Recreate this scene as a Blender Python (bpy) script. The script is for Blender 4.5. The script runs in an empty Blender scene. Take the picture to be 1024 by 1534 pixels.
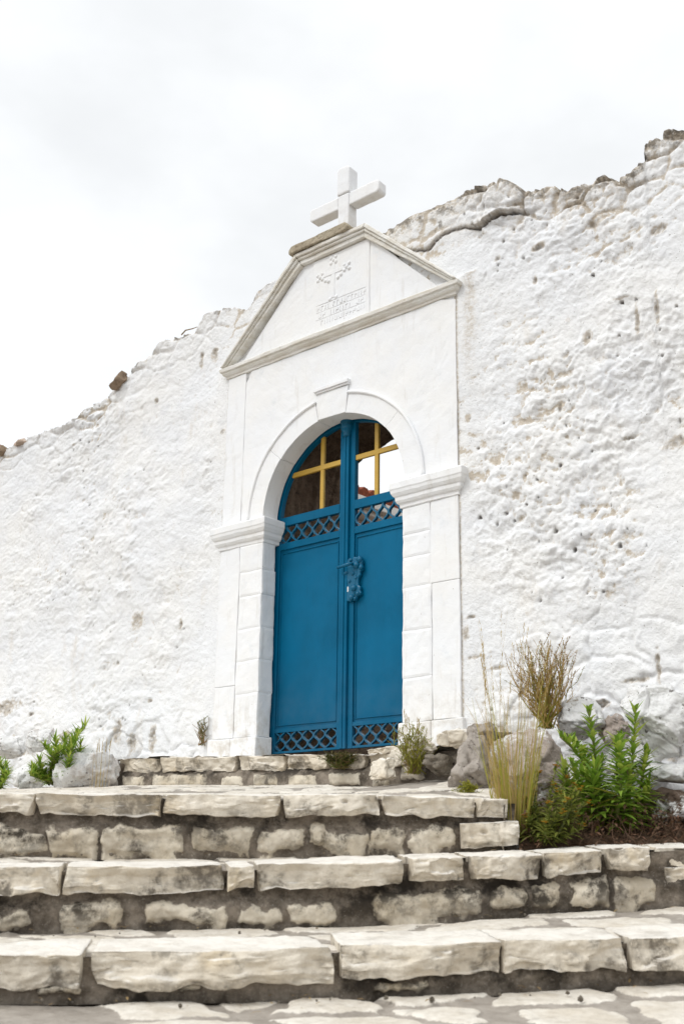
import bpy, bmesh, math, random
import numpy as np
from mathutils import Vector, Matrix

random.seed(7)
rng = np.random.default_rng(7)
scene = bpy.context.scene
COL = scene.collection
PI = math.pi

# ---------------------------------------------------------------- camera frame
K = 1.12
CAM = np.array([4.90387675, -4.85343647, -0.25321063]) * K
YAW, PITCH, ROLL = [math.radians(a) for a in (38.45089549, 15.3157871, 0.84692154)]
FPX = 1537.4162                      # focal length in pixels of the 1024 x 1534 photograph
SH = 0.045                           # the old portal's courses climb a little to the right
W = 1.9 * K                          # portal width
EYE = CAM[2]
FW = np.array([-math.sin(YAW) * math.cos(PITCH), math.cos(YAW) * math.cos(PITCH), math.sin(PITCH)])
r0 = np.array([math.cos(YAW), math.sin(YAW), 0.0])
u0 = np.cross(r0, FW)
RT = math.cos(ROLL) * r0 + math.sin(ROLL) * u0
UP = -math.sin(ROLL) * r0 + math.cos(ROLL) * u0


def ray(px, py):
    return (px - 512) * RT - (py - 767) * UP + FPX * FW


def onY(px, py, Y):
    d = ray(px, py)
    return CAM + (Y - CAM[1]) / d[1] * d


def onX(px, py, X):
    d = ray(px, py)
    return CAM + (X - CAM[0]) / d[0] * d


def at(px, py, dep):
    return CAM + dep / FPX * ray(px, py)


# ---------------------------------------------------------------- noise
def _h(ix, iy, iz, seed):
    h = (ix.astype(np.int64) * 374761393 + iy.astype(np.int64) * 668265263 + iz.astype(np.int64) * 2147483647 + seed * 1274126177) & 0xFFFFFFFF
    h = ((h ^ (h >> 13)) * 1274126177) & 0xFFFFFFFF
    h = ((h ^ (h >> 16)) * 2246822519) & 0xFFFFFFFF
    h = h ^ (h >> 15)
    return (h & 0xFFFFFF) / float(0xFFFFFF)


def vnoise(P, seed=0):
    P = np.asarray(P, float)
    i = np.floor(P).astype(np.int64)
    f = P - i
    f = f * f * f * (f * (f * 6 - 15) + 10)
    out = 0
    for a in (0, 1):
        for b in (0, 1):
            for c in (0, 1):
                w = (f[..., 0] if a else 1 - f[..., 0]) * (f[..., 1] if b else 1 - f[..., 1]) * (f[..., 2] if c else 1 - f[..., 2])
                out = out + w * _h(i[..., 0] + a, i[..., 1] + b, i[..., 2] + c, seed)
    return out * 2 - 1


def fbm(P, octv=4, seed=0, gain=0.5):
    P = np.asarray(P, float)
    a, s, t = 1.0, 0.0, 0.0
    q = P.copy()
    for o in range(octv):
        s = s + a * vnoise(q, seed + o * 17)
        t += a
        a *= gain
        q = q * 2.03 + 11.7
    return s / t


def worley2(U, V, seed=0):
    iu, iv = np.floor(U).astype(np.int64), np.floor(V).astype(np.int64)
    F1 = np.full(U.shape, 9.0)
    F2 = np.full(U.shape, 9.0)
    ID = np.zeros(U.shape)
    z = np.zeros_like(iu)
    for a in (-1, 0, 1):
        for b in (-1, 0, 1):
            cx = iu + a + 0.1 + 0.8 * _h(iu + a, iv + b, z, seed)
            cy = iv + b + 0.1 + 0.8 * _h(iu + a, iv + b, z + 1, seed)
            d = np.hypot(U - cx, V - cy)
            idd = _h(iu + a, iv + b, z + 2, seed)
            n1 = d < F1
            F2 = np.where(n1, F1, np.minimum(F2, d))
            ID = np.where(n1, idd, ID)
            F1 = np.where(n1, d, F1)
    return F1, F2, ID


def sstep(a, b, x):
    t = np.clip((x - a) / (b - a), 0, 1)
    return t * t * (3 - 2 * t)


# ---------------------------------------------------------------- object helpers
def tag(o, label=None, cat=None, group=None, kind=None):
    if label: o['label'] = label
    if cat: o['category'] = cat
    if group: o['group'] = group
    if kind: o['kind'] = kind
    return o


def empty(name, loc, label=None, cat=None, group=None):
    o = bpy.data.objects.new(name, None)
    o.empty_display_size = 0.1
    COL.objects.link(o)
    o.location = Vector(loc)
    return tag(o, label, cat, group)


def origin(o):
    v = Vector((0, 0, 0))
    while o is not None:
        v += o.location
        o = o.parent
    return v


def mesh(name, V, F, mat, parent=None, smooth=True, attrs=None, loc=None):
    """verts in world space -> one object; its origin sits on its parent's or on loc."""
    V = np.asarray(V, float)
    me = bpy.data.meshes.new(name)
    off = np.zeros(3)
    if parent is not None:
        off = np.array(origin(parent))
    elif loc is not None:
        off = np.array(loc, float)
    me.from_pydata((V - off).tolist(), [], F if isinstance(F, list) else F.tolist())
    if isinstance(mat, (list, tuple)):
        for m in mat: me.materials.append(m)
    else:
        me.materials.append(mat)
    if attrs:
        for k, a in attrs.items():
            at_ = me.attributes.new(k, 'FLOAT', 'POINT')
            at_.data.foreach_set('value', np.asarray(a, np.float32))
    me.polygons.foreach_set('use_smooth', [smooth] * len(me.polygons))
    me.update()
    o = bpy.data.objects.new(name, me)
    COL.objects.link(o)
    if parent is not None:
        o.parent = parent
    elif loc is not None:
        o.location = Vector(loc)
    return o


def grid_faces(nr, nc, flip=False):
    i = np.arange(nr - 1)[:, None] * nc + np.arange(nc - 1)[None, :]
    a, b, c, d = i, i + 1, i + nc + 1, i + nc
    q = np.stack([a, b, c, d] if not flip else [a, d, c, b], -1)
    return q.reshape(-1, 4)


class MB:
    """collects shapes for one mesh part"""
    def __init__(s):
        s.v, s.f, s.m = [], [], []

    def add(s, V, F, mi=0):
        n = len(s.v)
        s.v += [tuple(map(float, p)) for p in V]
        s.f += [tuple(i + n for i in f) for f in F]
        s.m += [mi] * len(F)

    def box(s, x0, x1, y0, y1, z0, z1, mi=0):
        V = [(x, y, z) for x in (x0, x1) for y in (y0, y1) for z in (z0, z1)]
        s.add(V, [(0, 1, 3, 2), (4, 6, 7, 5), (0, 4, 5, 1), (2, 3, 7, 6), (0, 2, 6, 4), (1, 5, 7, 3)], mi)

    def prism(s, poly, y0, y1, mi=0):
        """polygon in x,z extruded along y"""
        n = len(poly)
        V = [(x, y0, z) for x, z in poly] + [(x, y1, z) for x, z in poly]
        F = [tuple(range(n)), tuple(range(2 * n - 1, n - 1, -1))]
        F += [(i, i + n, (i + 1) % n + n, (i + 1) % n) for i in range(n)]
        s.add(V, F, mi)

    def tube(s, pts, rad, n=6, mi=0, cap=True):
        pts = [np.asarray(p, float) for p in pts]
        rr = rad if hasattr(rad, '__len__') else [rad] * len(pts)
        V = []
        ref = None
        for i, p in enumerate(pts):
            t = pts[min(i + 1, len(pts) - 1)] - pts[max(i - 1, 0)]
            t = t / (np.linalg.norm(t) + 1e-9)
            if ref is None:
                ref = np.cross(t, [0.3, 0.9, 0.2]); ref /= np.linalg.norm(ref)
            ref = ref - t * (ref @ t); ref /= np.linalg.norm(ref) + 1e-9
            b = np.cross(t, ref)
            for k in range(n):
                a = 2 * PI * k / n
                V.append(p + rr[i] * (math.cos(a) * ref + math.sin(a) * b))
        F = []
        for i in range(len(pts) - 1):
            for k in range(n):
                F.append((i * n + k, i * n + (k + 1) % n, (i + 1) * n + (k + 1) % n, (i + 1) * n + k))
        if cap:
            F.append(tuple(range(n - 1, -1, -1)))
            m = (len(pts) - 1) * n
            F.append(tuple(range(m, m + n)))
        s.add(V, F, mi)

    def lathe(s, c, prof, n=20, mi=0):
        """prof = (radius, z) about a vertical axis through c"""
        V = [(c[0] + r * math.cos(2 * PI * k / n), c[1] + r * math.sin(2 * PI * k / n), c[2] + z) for r, z in prof for k in range(n)]
        F = [(i * n + k, i * n + (k + 1) % n, (i + 1) * n + (k + 1) % n, (i + 1) * n + k) for i in range(len(prof) - 1) for k in range(n)]
        F += [tuple(range(n - 1, -1, -1)), tuple(range((len(prof) - 1) * n, len(prof) * n))]
        s.add(V, F, mi)

    def build(s, name, mat, parent=None, bevel=0.0, sub=0.0, wob=0.0, shear=False, smooth=False, loc=None, seed=0, segs=2, inset=None):
        bm = bmesh.new()
        vs = [bm.verts.new(p) for p in s.v]
        for f, mi in zip(s.f, s.m):
            try:
                ff = bm.faces.new([vs[i] for i in f]); ff.material_index = mi
            except ValueError:
                pass
        bmesh.ops.recalc_face_normals(bm, faces=bm.faces)
        if inset:
            fs = [f for f in bm.faces if f.calc_area() > inset[2]]
            bmesh.ops.inset_individual(bm, faces=fs, thickness=inset[0], depth=inset[1])
        if bevel > 0:
            es = [e for e in bm.edges if len(e.link_faces) == 2 and e.calc_face_angle(0) > 0.5]
            bmesh.ops.bevel(bm, geom=es, offset=bevel, segments=segs, affect='EDGES', profile=0.5, clamp_overlap=True)
        if sub > 0:
            for _ in range(5):
                es = [e for e in bm.edges if e.calc_length() > sub]
                if not es: break
                bmesh.ops.subdivide_edges(bm, edges=es, cuts=1, use_grid_fill=True)
            bmesh.ops.triangulate(bm, faces=[f for f in bm.faces if len(f.verts) > 4])
        V = np.array([v.co[:] for v in bm.verts])
        if wob > 0 and len(V):
            for ax in range(3):
                V[:, ax] += wob * fbm(V / 0.22 + 5.1, 3, seed + ax * 31) + wob * 0.45 * fbm(V / 0.05 + 5.1, 2, seed + 77 + ax * 31)
        if shear:
            V[:, 2] += SH * (V[:, 0] - W / 2)
        off = np.zeros(3)
        if parent is not None: off = np.array(origin(parent))
        elif loc is not None: off = np.array(loc, float)
        V = V - off
        for v, c in zip(bm.verts, V): v.co = c
        bmesh.ops.recalc_face_normals(bm, faces=bm.faces)
        me = bpy.data.meshes.new(name)
        bm.to_mesh(me); bm.free()
        for m in (mat if isinstance(mat, (list, tuple)) else [mat]): me.materials.append(m)
        me.polygons.foreach_set('use_smooth', [smooth] * len(me.polygons))
        o = bpy.data.objects.new(name, me)
        COL.objects.link(o)
        if parent is not None: o.parent = parent
        elif loc is not None: o.location = Vector(loc)
        return o


# ---------------------------------------------------------------- materials
class NT:
    def __init__(s, name):
        s.m = bpy.data.materials.new(name)
        s.m.use_nodes = True
        s.t = s.m.node_tree
        s.t.nodes.clear()
        s.out = s.t.nodes.new('ShaderNodeOutputMaterial')
        s.b = s.t.nodes.new('ShaderNodeBsdfPrincipled')
        s.t.links.new(s.b.outputs[0], s.out.inputs[0])
        s.co = s.t.nodes.new('ShaderNodeTexCoord').outputs['Object']

    def link(s, a, b):
        if isinstance(a, (int, float)): b.default_value = a
        elif isinstance(a, tuple): b.default_value = (*a, 1.0) if len(a) == 3 else a
        else: s.t.links.new(a, b)

    def noise(s, scale, detail=5, rough=0.6, stretch=None, dist=0.0, co=None):
        n = s.t.nodes.new('ShaderNodeTexNoise')
        n.inputs['Scale'].default_value = scale
        n.inputs['Detail'].default_value = detail
        n.inputs['Roughness'].default_value = rough
        n.inputs['Distortion'].default_value = dist
        c = co or s.co
        if stretch:
            mp = s.t.nodes.new('ShaderNodeMapping')
            mp.inputs['Scale'].default_value = stretch
            s.t.links.new(c, mp.inputs[0]); c = mp.outputs[0]
        s.t.links.new(c, n.inputs['Vector'])
        return n.outputs['Fac']

    def voro(s, scale, feature='F1', rand=1.0):
        n = s.t.nodes.new('ShaderNodeTexVoronoi')
        n.feature = feature
        n.inputs['Scale'].default_value = scale
        n.inputs['Randomness'].default_value = rand
        s.t.links.new(s.co, n.inputs['Vector'])
        return n.outputs['Distance']

    def attr(s, name):
        n = s.t.nodes.new('ShaderNodeAttribute')
        n.attribute_name = name
        return n.outputs['Fac']

    def ramp(s, fac, a, b, c0=0.0, c1=1.0):
        n = s.t.nodes.new('ShaderNodeMapRange')
        n.interpolation_type = 'SMOOTHSTEP'
        n.inputs[1].default_value = a; n.inputs[2].default_value = b
        n.inputs[3].default_value = c0; n.inputs[4].default_value = c1
        s.link(fac, n.inputs[0])
        return n.outputs[0]

    def math(s, op, a, b=0.0):
        n = s.t.nodes.new('ShaderNodeMath'); n.operation = op
        s.link(a, n.inputs[0]); s.link(b, n.inputs[1])
        return n.outputs[0]

    def mix(s, fac, a, b):
        n = s.t.nodes.new('ShaderNodeMix'); n.data_type = 'RGBA'
        s.link(fac, n.inputs[0]); s.link(a, n.inputs[6]); s.link(b, n.inputs[7])
        return n.outputs[2]

    def up(s):
        g = s.t.nodes.new('ShaderNodeNewGeometry')
        x = s.t.nodes.new('ShaderNodeSeparateXYZ')
        s.t.links.new(g.outputs['Normal'], x.inputs[0])
        return x.outputs[2]

    def done(s, color, rough=0.9, bumps=(), spec=0.2, metal=0.0):
        s.link(color, s.b.inputs['Base Color'])
        s.link(rough, s.b.inputs['Roughness'])
        s.b.inputs['Specular IOR Level'].default_value = spec
        s.b.inputs['Metallic'].default_value = metal
        prev = None
        for h, strength, dist in bumps:
            bn = s.t.nodes.new('ShaderNodeBump')
            bn.inputs['Strength'].default_value = strength
            bn.inputs['Distance'].default_value = dist
            s.t.links.new(h, bn.inputs['Height'])
            if prev: s.t.links.new(prev, bn.inputs['Normal'])
            prev = bn.outputs[0]
        if prev: s.t.links.new(prev, s.b.inputs['Normal'])
        return s.m


def mat_plaster():
    n = NT('whitewashed_plaster')
    big = n.noise(1.3, 3)
    col = n.mix(n.ramp(big, .35, .7), (.80, .81, .825), (.83, .825, .81))
    pat = n.noise(5.5, 6, .65)
    col = n.mix(n.ramp(pat, .52, .70, 0, .45), col, (.64, .65, .67))
    st = n.noise(3.2, 6, .7, stretch=(1, 1, .45))
    col = n.mix(n.ramp(st, .56, .74, 0, .5), col, (.67, .61, .53))
    d = n.attr('dirt')
    dn = n.noise(38, 5, .7)
    dd = n.math('MULTIPLY', d, n.ramp(dn, .25, .65, .35, 1.25))
    col = n.mix(n.ramp(dd, .18, .95, 0, .8), col, (.50, .42, .315))
    l = n.attr('lichen')
    ln = n.noise(16, 7, .72)
    ll = n.math('MULTIPLY', l, n.ramp(ln, .40, .62, 0.0, 1.3))
    col = n.mix(n.ramp(ll, .1, .8, 0, .85), col, n.mix(n.noise(50, 4), (.10, .095, .085), (.33, .29, .24)))
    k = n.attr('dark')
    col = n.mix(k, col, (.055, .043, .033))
    sp = n.noise(75, 2, .5)
    col = n.mix(n.ramp(sp, .70, .75, 0, .75), col, (.25, .22, .19))
    f1 = n.noise(95, 5, .65)
    f2 = n.noise(28, 5, .62)
    return n.done(col, .92, [(f2, .7, .016), (f1, .6, .006)], .1)


def mat_smoothwash():
    n = NT('smooth_limewash')
    big = n.noise(2.3, 4)
    col = n.mix(n.ramp(big, .35, .7), (.815, .825, .84), (.83, .825, .81))
    p = n.noise(6, 6, .7)
    col = n.mix(n.ramp(p, .56, .74, 0, .5), col, (.66, .69, .72))
    q = n.noise(4.1, 6, .75, stretch=(1.6, 1, .6))
    col = n.mix(n.ramp(q, .60, .76, 0, .45), col, (.72, .66, .57))
    sp = n.noise(58, 2, .5)
    col = n.mix(n.ramp(sp, .74, .79, 0, .6), col, (.32, .28, .24))
    sk = n.noise(5, 6, .7, stretch=(2.6, 2.6, .35))
    col = n.mix(n.ramp(sk, .54, .72, 0, .42), col, (.60, .57, .52))
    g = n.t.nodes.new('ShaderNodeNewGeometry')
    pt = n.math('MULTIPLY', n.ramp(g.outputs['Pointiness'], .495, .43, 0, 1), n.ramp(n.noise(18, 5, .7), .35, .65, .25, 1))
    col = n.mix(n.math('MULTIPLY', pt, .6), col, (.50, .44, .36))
    xz = n.t.nodes.new('ShaderNodeSeparateXYZ'); n.t.links.new(n.co, xz.inputs[0])
    du = n.math('MULTIPLY', n.ramp(xz.outputs[2], .55, -.05, 0, 1), n.ramp(n.noise(10, 6, .72), .42, .68, 0, .75))
    col = n.mix(du, col, (.52, .47, .40))
    return n.done(col, .85, [(n.noise(9, 5, .6), .32, .014), (n.noise(60, 5, .65), .22, .004)], .15)


def mat_cornice():
    n = NT('weathered_moulding')
    a = n.noise(7, 6, .7, stretch=(.5, 1, 2.4))
    col = n.mix(n.ramp(a, .36, .66), (.80, .79, .75), (.66, .62, .54))
    b = n.noise(14, 6, .75)
    col = n.mix(n.ramp(b, .55, .74, 0, .65), col, (.42, .36, .27))
    col = n.mix(n.ramp(n.noise(22, 5, .7), .62, .75, 0, .7), col, (.80, .79, .76))
    return n.done(col, .9, [(n.noise(35, 5, .65), .35, .006)], .1)


def mat_limestone(name='limestone', base=((.75, .69, .59), (.63, .555, .44)), dark=.6, top=(.765, .735, .68)):
    n = NT(name)
    a = n.noise(3.1, 5, .6)
    col = n.mix(n.ramp(a, .35, .68), base[0], base[1])
    y = n.noise(5.7, 4, .6, co=None)
    col = n.mix(n.ramp(y, .56, .76, 0, .5), col, (.60, .475, .29))
    fine = n.noise(30, 7, .7)
    col = n.mix(n.ramp(fine, .42, .7, 0, .35), col, (.43, .37, .295))
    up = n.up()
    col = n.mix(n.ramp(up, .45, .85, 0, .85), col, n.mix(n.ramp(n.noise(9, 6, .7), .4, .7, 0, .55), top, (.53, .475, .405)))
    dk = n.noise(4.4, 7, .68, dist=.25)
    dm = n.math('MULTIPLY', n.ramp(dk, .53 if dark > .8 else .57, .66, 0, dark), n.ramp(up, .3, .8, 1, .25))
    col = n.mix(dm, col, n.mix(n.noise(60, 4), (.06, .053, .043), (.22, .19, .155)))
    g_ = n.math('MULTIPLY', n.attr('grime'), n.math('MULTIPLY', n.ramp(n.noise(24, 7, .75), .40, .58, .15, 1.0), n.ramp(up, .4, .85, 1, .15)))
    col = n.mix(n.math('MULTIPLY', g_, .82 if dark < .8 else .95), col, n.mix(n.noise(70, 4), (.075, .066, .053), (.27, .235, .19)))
    return n.done(col, .88, [(n.noise(11, 6, .62), .75, .022), (n.noise(60, 5, .7), .5, .005)], .2)


def mat_masonry(name, mortar=((.31, .265, .215), (.10, .082, .063)), stone=((.67, .61, .505), (.51, .44, .33)), dark=.85):
    """mortar and stone told apart by the mesh's own 'stone' attribute"""
    n = NT(name)
    m = n.mix(n.ramp(n.noise(9, 7, .7), .33, .67), mortar[0], mortar[1])
    m = n.mix(n.ramp(n.noise(90, 3, .6), .55, .7, 0, .5), m, (.40, .36, .31))
    s_ = n.mix(n.ramp(n.noise(5, 6, .65), .35, .68), stone[0], stone[1])
    s_ = n.mix(n.ramp(n.noise(26, 7, .7), .4, .7, 0, .45), s_, (.40, .345, .275))
    dk = n.noise(7.5, 8, .72, dist=.3)
    s_ = n.mix(n.ramp(dk, .56, .66, 0, dark), s_, (.115, .10, .083))
    st = n.attr('stone')
    sg = n.ramp(n.noise(6, 7, .72), .42, .62)
    m = n.mix(n.math('MULTIPLY', sg, n.attr('shade_stain')), m, (.040, .034, .028))  # mottled dark stain, weighted by overhang shade painted into the colour
    s_ = n.mix(n.math('MULTIPLY', n.ramp(n.noise(8, 7, .72), .45, .6), n.attr('shade_stain')), s_, (.075, .065, .052))
    edge = n.math('ADD', st, n.ramp(n.noise(34, 6, .72), .25, .75, -.24, .24))
    col = n.mix(n.ramp(edge, .35, .62), m, s_)
    return n.done(col, .93, [(n.noise(20, 6, .65), .5, .012), (n.noise(110, 5, .7), .5, .004)], .12)


def mat_rock(name, c0, c1, c2=None, white=0.0, scale=1.0):
    n = NT(name)
    col = n.mix(n.ramp(n.noise(4 * scale, 6, .66), .35, .68), c0, c1)
    col = n.mix(n.ramp(n.noise(18 * scale, 7, .7), .5, .7, 0, .7), col, c2 or tuple(.4 * x for x in c1))
    if white > 0:
        w = n.noise(6.5 * scale, 8, .72, dist=.2)
        col = n.mix(n.ramp(w, .64 - .30 * white, .72 - .30 * white), col, (.84, .835, .82))
        col = n.mix(n.ramp(n.noise(26, 4, .62), .62, .69, 0, .85), col, (.12, .10, .085))
        col = n.mix(n.ramp(n.noise(5.2, 6, .7), .55, .72, 0, .45), col, (.58, .52, .44))
    return n.done(col, .92, [(n.noise(8 * scale, 8, .68), 1.0, .05), (n.noise(48, 6, .7), .7, .009)], .12)


def mat_paint(name, c, rough=.38, spec=.4):
    n = NT(name)
    a = n.noise(1.7, 4, .6)
    col = n.mix(n.ramp(a, .3, .7), tuple(.86 * x for x in c), tuple(min(1, 1.12 * x) for x in c))
    col = n.mix(n.ramp(n.noise(30, 6, .7), .60, .78, 0, .25), col, tuple(.65 * x + .004 for x in c))
    big = n.noise(1.1, 5, .62, stretch=(1.4, 1, .8))
    col = n.mix(n.ramp(big, .42, .66, 0, .35), col, tuple(min(1, 1.35 * x + .006) for x in c))
    sk = n.noise(9, 5, .7, stretch=(3, 3, .22))
    col = n.mix(n.ramp(sk, .58, .74, 0, .28), col, tuple(.55 * x for x in c))
    xz = n.t.nodes.new('ShaderNodeSeparateXYZ'); n.t.links.new(n.co, xz.inputs[0])
    du = n.math('MULTIPLY', n.ramp(xz.outputs[2], .75, .05, 0, 1), n.ramp(n.noise(7, 6, .7), .35, .7, .05, .30))
    col = n.mix(du, col, tuple(.5 * x + .075 for x in c))
    r = n.ramp(n.noise(14, 5, .6), .3, .7, rough - .07, rough + .12)
    return n.done(col, r, [(n.noise(5, 3, .5), .05, .01), (n.noise(140, 3, .6), .06, .002)], spec)


def mat_leaf(name, a, b, trans=.25):
    n = NT(name)
    g = n.t.nodes.new('ShaderNodeNewGeometry')
    col = n.mix(g.outputs['Random Per Island'], a, b)
    col = n.mix(n.ramp(n.noise(25, 3), .3, .7, 0, .4), col, tuple(.65 * x for x in a))
    n.done(col, .55, (), .3)
    t = n.t.nodes.new('ShaderNodeBsdfTranslucent')
    n.link(col, t.inputs[0])
    mx = n.t.nodes.new('ShaderNodeMixShader'); mx.inputs[0].default_value = trans
    n.t.links.new(n.b.outputs[0], mx.inputs[1]); n.t.links.new(t.outputs[0], mx.inputs[2])
    n.t.links.new(mx.outputs[0], n.out.inputs[0])
    return n.m


M_WALL = mat_plaster()
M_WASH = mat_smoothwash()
M_CORN = mat_cornice()
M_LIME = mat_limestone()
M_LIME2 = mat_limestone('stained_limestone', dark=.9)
M_RISER = mat_masonry('mortared_riser')
M_TREAD = mat_masonry('stone_paved_tread', mortar=((.40, .36, .315), (.27, .24, .205)), stone=((.72, .68, .61), (.60, .545, .46)), dark=.25)
M_CORE = mat_rock('rubble_core', (.34, .25, .18), (.21, .145, .10), (.06, .042, .03), scale=1.8)
M_GREY = mat_rock('grey_boulder', (.47, .42, .37), (.35, .305, .26), (.13, .11, .09), white=.1)
M_PINK = mat_rock('pinkish_boulder', (.52, .445, .39), (.42, .35, .30), (.17, .13, .105), white=.38)
M_PALE = mat_rock('pale_boulder', (.72, .69, .66), (.64, .59, .55), (.40, .35, .31), white=.75)
M_WROCK = mat_rock('whitewashed_rock', (.50, .45, .385), (.38, .33, .275), (.12, .10, .08), white=1.05)
M_WROCK2 = mat_rock('flaking_whitewash_rock', (.17, .125, .095), (.10, .07, .05), (.04, .028, .02), white=.42)
M_TANG = mat_rock('mortar_lump', (.42, .37, .30), (.31, .265, .21), (.14, .115, .09), scale=1.5)
M_TAN = mat_rock('tan_stone', (.40, .30, .215), (.28, .21, .15), (.12, .09, .065))
M_BLUE = mat_paint('blue_gate_paint', (.0, .104, .207), .42, .10)
M_BLUE2 = mat_paint('blue_gate_bar_paint', (.0, .10, .193), .32, .3)
M_GOLD = mat_paint('gold_paint', (.50, .31, .045), .42)
M_SOIL = mat_rock('dry_soil', (.13, .085, .055), (.085, .052, .034), (.04, .026, .018), scale=2.5)
M_EARTH = mat_rock('courtyard_earth', (.15, .105, .07), (.09, .062, .042), (.04, .028, .02))
M_LEAF = mat_leaf('green_leaf', (.17, .30, .03), (.28, .42, .055), .4)
M_LEAFY = mat_leaf('young_leaf', (.36, .48, .06), (.50, .56, .12), .4)
M_OLIVE = mat_leaf('olive_leaf', (.115, .155, .025), (.21, .215, .045))
M_STEM = mat_leaf('green_stem', (.12, .15, .04), (.18, .16, .06), .05)
M_STRAW = mat_leaf('straw', (.43, .32, .09), (.52, .37, .17), .25)
M_STRAWG = mat_leaf('yellow_green_blade', (.29, .31, .04), (.44, .39, .065), .35)
M_DRY = mat_leaf('dry_stalk', (.27, .175, .08), (.36, .27, .13), .15)
M_DRYG = mat_leaf('golden_stalk', (.46, .29, .08), (.58, .40, .13), .25)
M_PURP = mat_leaf('dry_seed', (.26, .155, .115), (.36, .24, .17), .15)
M_FLOW = mat_leaf('orange_flower', (.62, .31, .03), (.55, .38, .06), .25)
M_DEAD = mat_leaf('dead_leaf', (.17, .10, .06), (.10, .058, .035), .15)
M_HOUSE = mat_rock('pale_render', (.60, .50, .45), (.55, .46, .415), (.5, .42, .38), scale=.5)
M_EAVE = mat_paint('white_eave', (.66, .64, .60), .6)
M_TILE = mat_rock('roof_tile', (.30, .085, .045), (.24, .07, .04), (.12, .05, .035))
M_KEY = mat_paint('bare_steel', (.75, .75, .75), .4)


# ================================================================= THE WALL
def interp(x, pts):
    p = np.array(sorted(pts))
    return np.interp(x, p[:, 0], p[:, 1])


outl = [(0, 678), (30, 662), (60, 650), (95, 640), (130, 612), (150, 602), (165, 590), (200, 552), (222, 535), (240, 515), (262, 505), (290, 497), (298, 482),
        (310, 470), (330, 463), (350, 460), (368, 464), (376, 455), (385, 435), (405, 422), (430, 408)]
outr = [(560, 352), (575, 346), (600, 338), (620, 325), (640, 312), (668, 302), (700, 290), (728, 280), (755, 272), (772, 276), (785, 287), (805, 282), (830, 279),
        (850, 287), (870, 280), (900, 270), (930, 265), (945, 258), (960, 240), (965, 214), (980, 206), (1000, 198), (1024, 195)]
top_pts = [(-9.0, 2.35), (-6.5, 2.5), (-4.6, 2.78), (-3.9, 2.86)]
for p in outl + outr:
    q = onY(p[0], p[1], 0.03)
    top_pts.append((q[0], q[2]))
top_pts += [(4.2, 3.66), (4.8, 3.60), (5.6, 3.72), (7.0, 3.65)]

xs = np.concatenate([np.arange(-8.5, -3.6, .035), np.arange(-3.6, .05, .0115), np.arange(.05, 2.08, .018), np.arange(2.08, 4.0, .0075), np.arange(4.0, 6.5, .035)])
NV = 430
ZB = -1.0
vs = np.linspace(0, 1, NV)
XX, VV = np.meshgrid(xs, vs)
tp = interp(xs, top_pts)
lin = np.stack([xs, xs * 0, xs * 0], -1)
tp = tp + .022 * fbm(lin / .16, 3, 3) + .014 * fbm(lin / .04, 2, 5)
ZZ = ZB + VV * (tp[None, :] - ZB)
P3 = np.stack([XX, ZZ, np.zeros_like(XX)], -1)
EDG = tp[None, :] - ZZ                                            # distance below the crest
ZU = ZZ - SH * (XX - W / 2)

roughm = .27 + .90 * sstep(-.22, .42, fbm(P3 / .8 + 3.3, 4, 41, .6))
roughm = roughm * (1 - .65 * sstep(3.15, 3.45, XX) * sstep(.2, .5, ZZ) * (1 - sstep(1.6, 2.1, ZZ)))
leftside = XX < 1.0
roughm = np.where(leftside, roughm * .78, roughm * 1.05)
crest = np.exp(-np.maximum(EDG, 0) / .16) * np.where(XX < 1.0, .5, 1.0)
h = .030 * fbm(P3 / .85, 3, 11)
warp = P3 + .03 * np.stack([fbm(P3 / .12, 2, 21), fbm(P3 / .12, 2, 22), P3[..., 0] * 0], -1)
lump = 1 - np.abs(fbm(warp / np.array([.17, .13, 1]), 3, 13)) * 2.2
lump2 = np.abs(fbm(warp / .07, 3, 15)) * 2
h += roughm * (.003 * lump - .001) - roughm * .003 * (lump2 - .3) + roughm * .0065 * fbm(warp / .05, 4, 17, .72)
# flaking coats of limewash: flat patches with crisp torn lips
for (sx_, sz_, lv, am, sd_) in ((.34, .20, 3.0, .0085, 211), (.15, .10, 2.6, .0070, 223), (.075, .055, 2.2, .0045, 227)):
    tf = fbm(warp / np.array([sx_, sz_, 1]), 4, sd_, .6) * lv
    fl_ = np.floor(tf)
    h += (.12 + .80 * roughm) * am * (fl_ + sstep(.0, .13, tf - fl_) + .25 * (tf - fl_))
gr = fbm(P3 / .021, 2, 18)
h += (.35 + roughm) * .0036 * gr
crust = sstep(.05, .38, fbm(warp / np.array([.16, .10, 1]), 4, 23, .62)) * sstep(.35, .8, roughm)
h += .005 * crust
# stones bulging under the plaster, stronger along the crest
F1, F2, ID = worley2(XX / .26 + .25 * fbm(P3 / .2, 2, 61), ZZ / .17 + .25 * fbm(P3 / .2, 2, 62), 5)
joint = sstep(.0, .22, F2 - F1)
h += (.005 * roughm + .05 * crest) * (joint - .6) + .03 * crest * (ID - .5)
G1, G2, GI = worley2(XX / .085, ZZ / .07, 9)
h += .018 * crest * (sstep(0, .3, G2 - G1) - .5)
# holes
def blur(a, r):
    for ax in (0, 1):
        c = np.cumsum(np.concatenate([np.zeros_like(a.take([0], ax)), a], ax), ax)
        n = a.shape[ax]
        lo = np.clip(np.arange(n) - r, 0, n); hi = np.clip(np.arange(n) + r + 1, 0, n)
        sh_p = [1, 1]; sh_p[ax] = n
        a = (c.take(hi, ax) - c.take(lo, ax)) / (hi - lo).reshape(sh_p)
    return a


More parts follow.
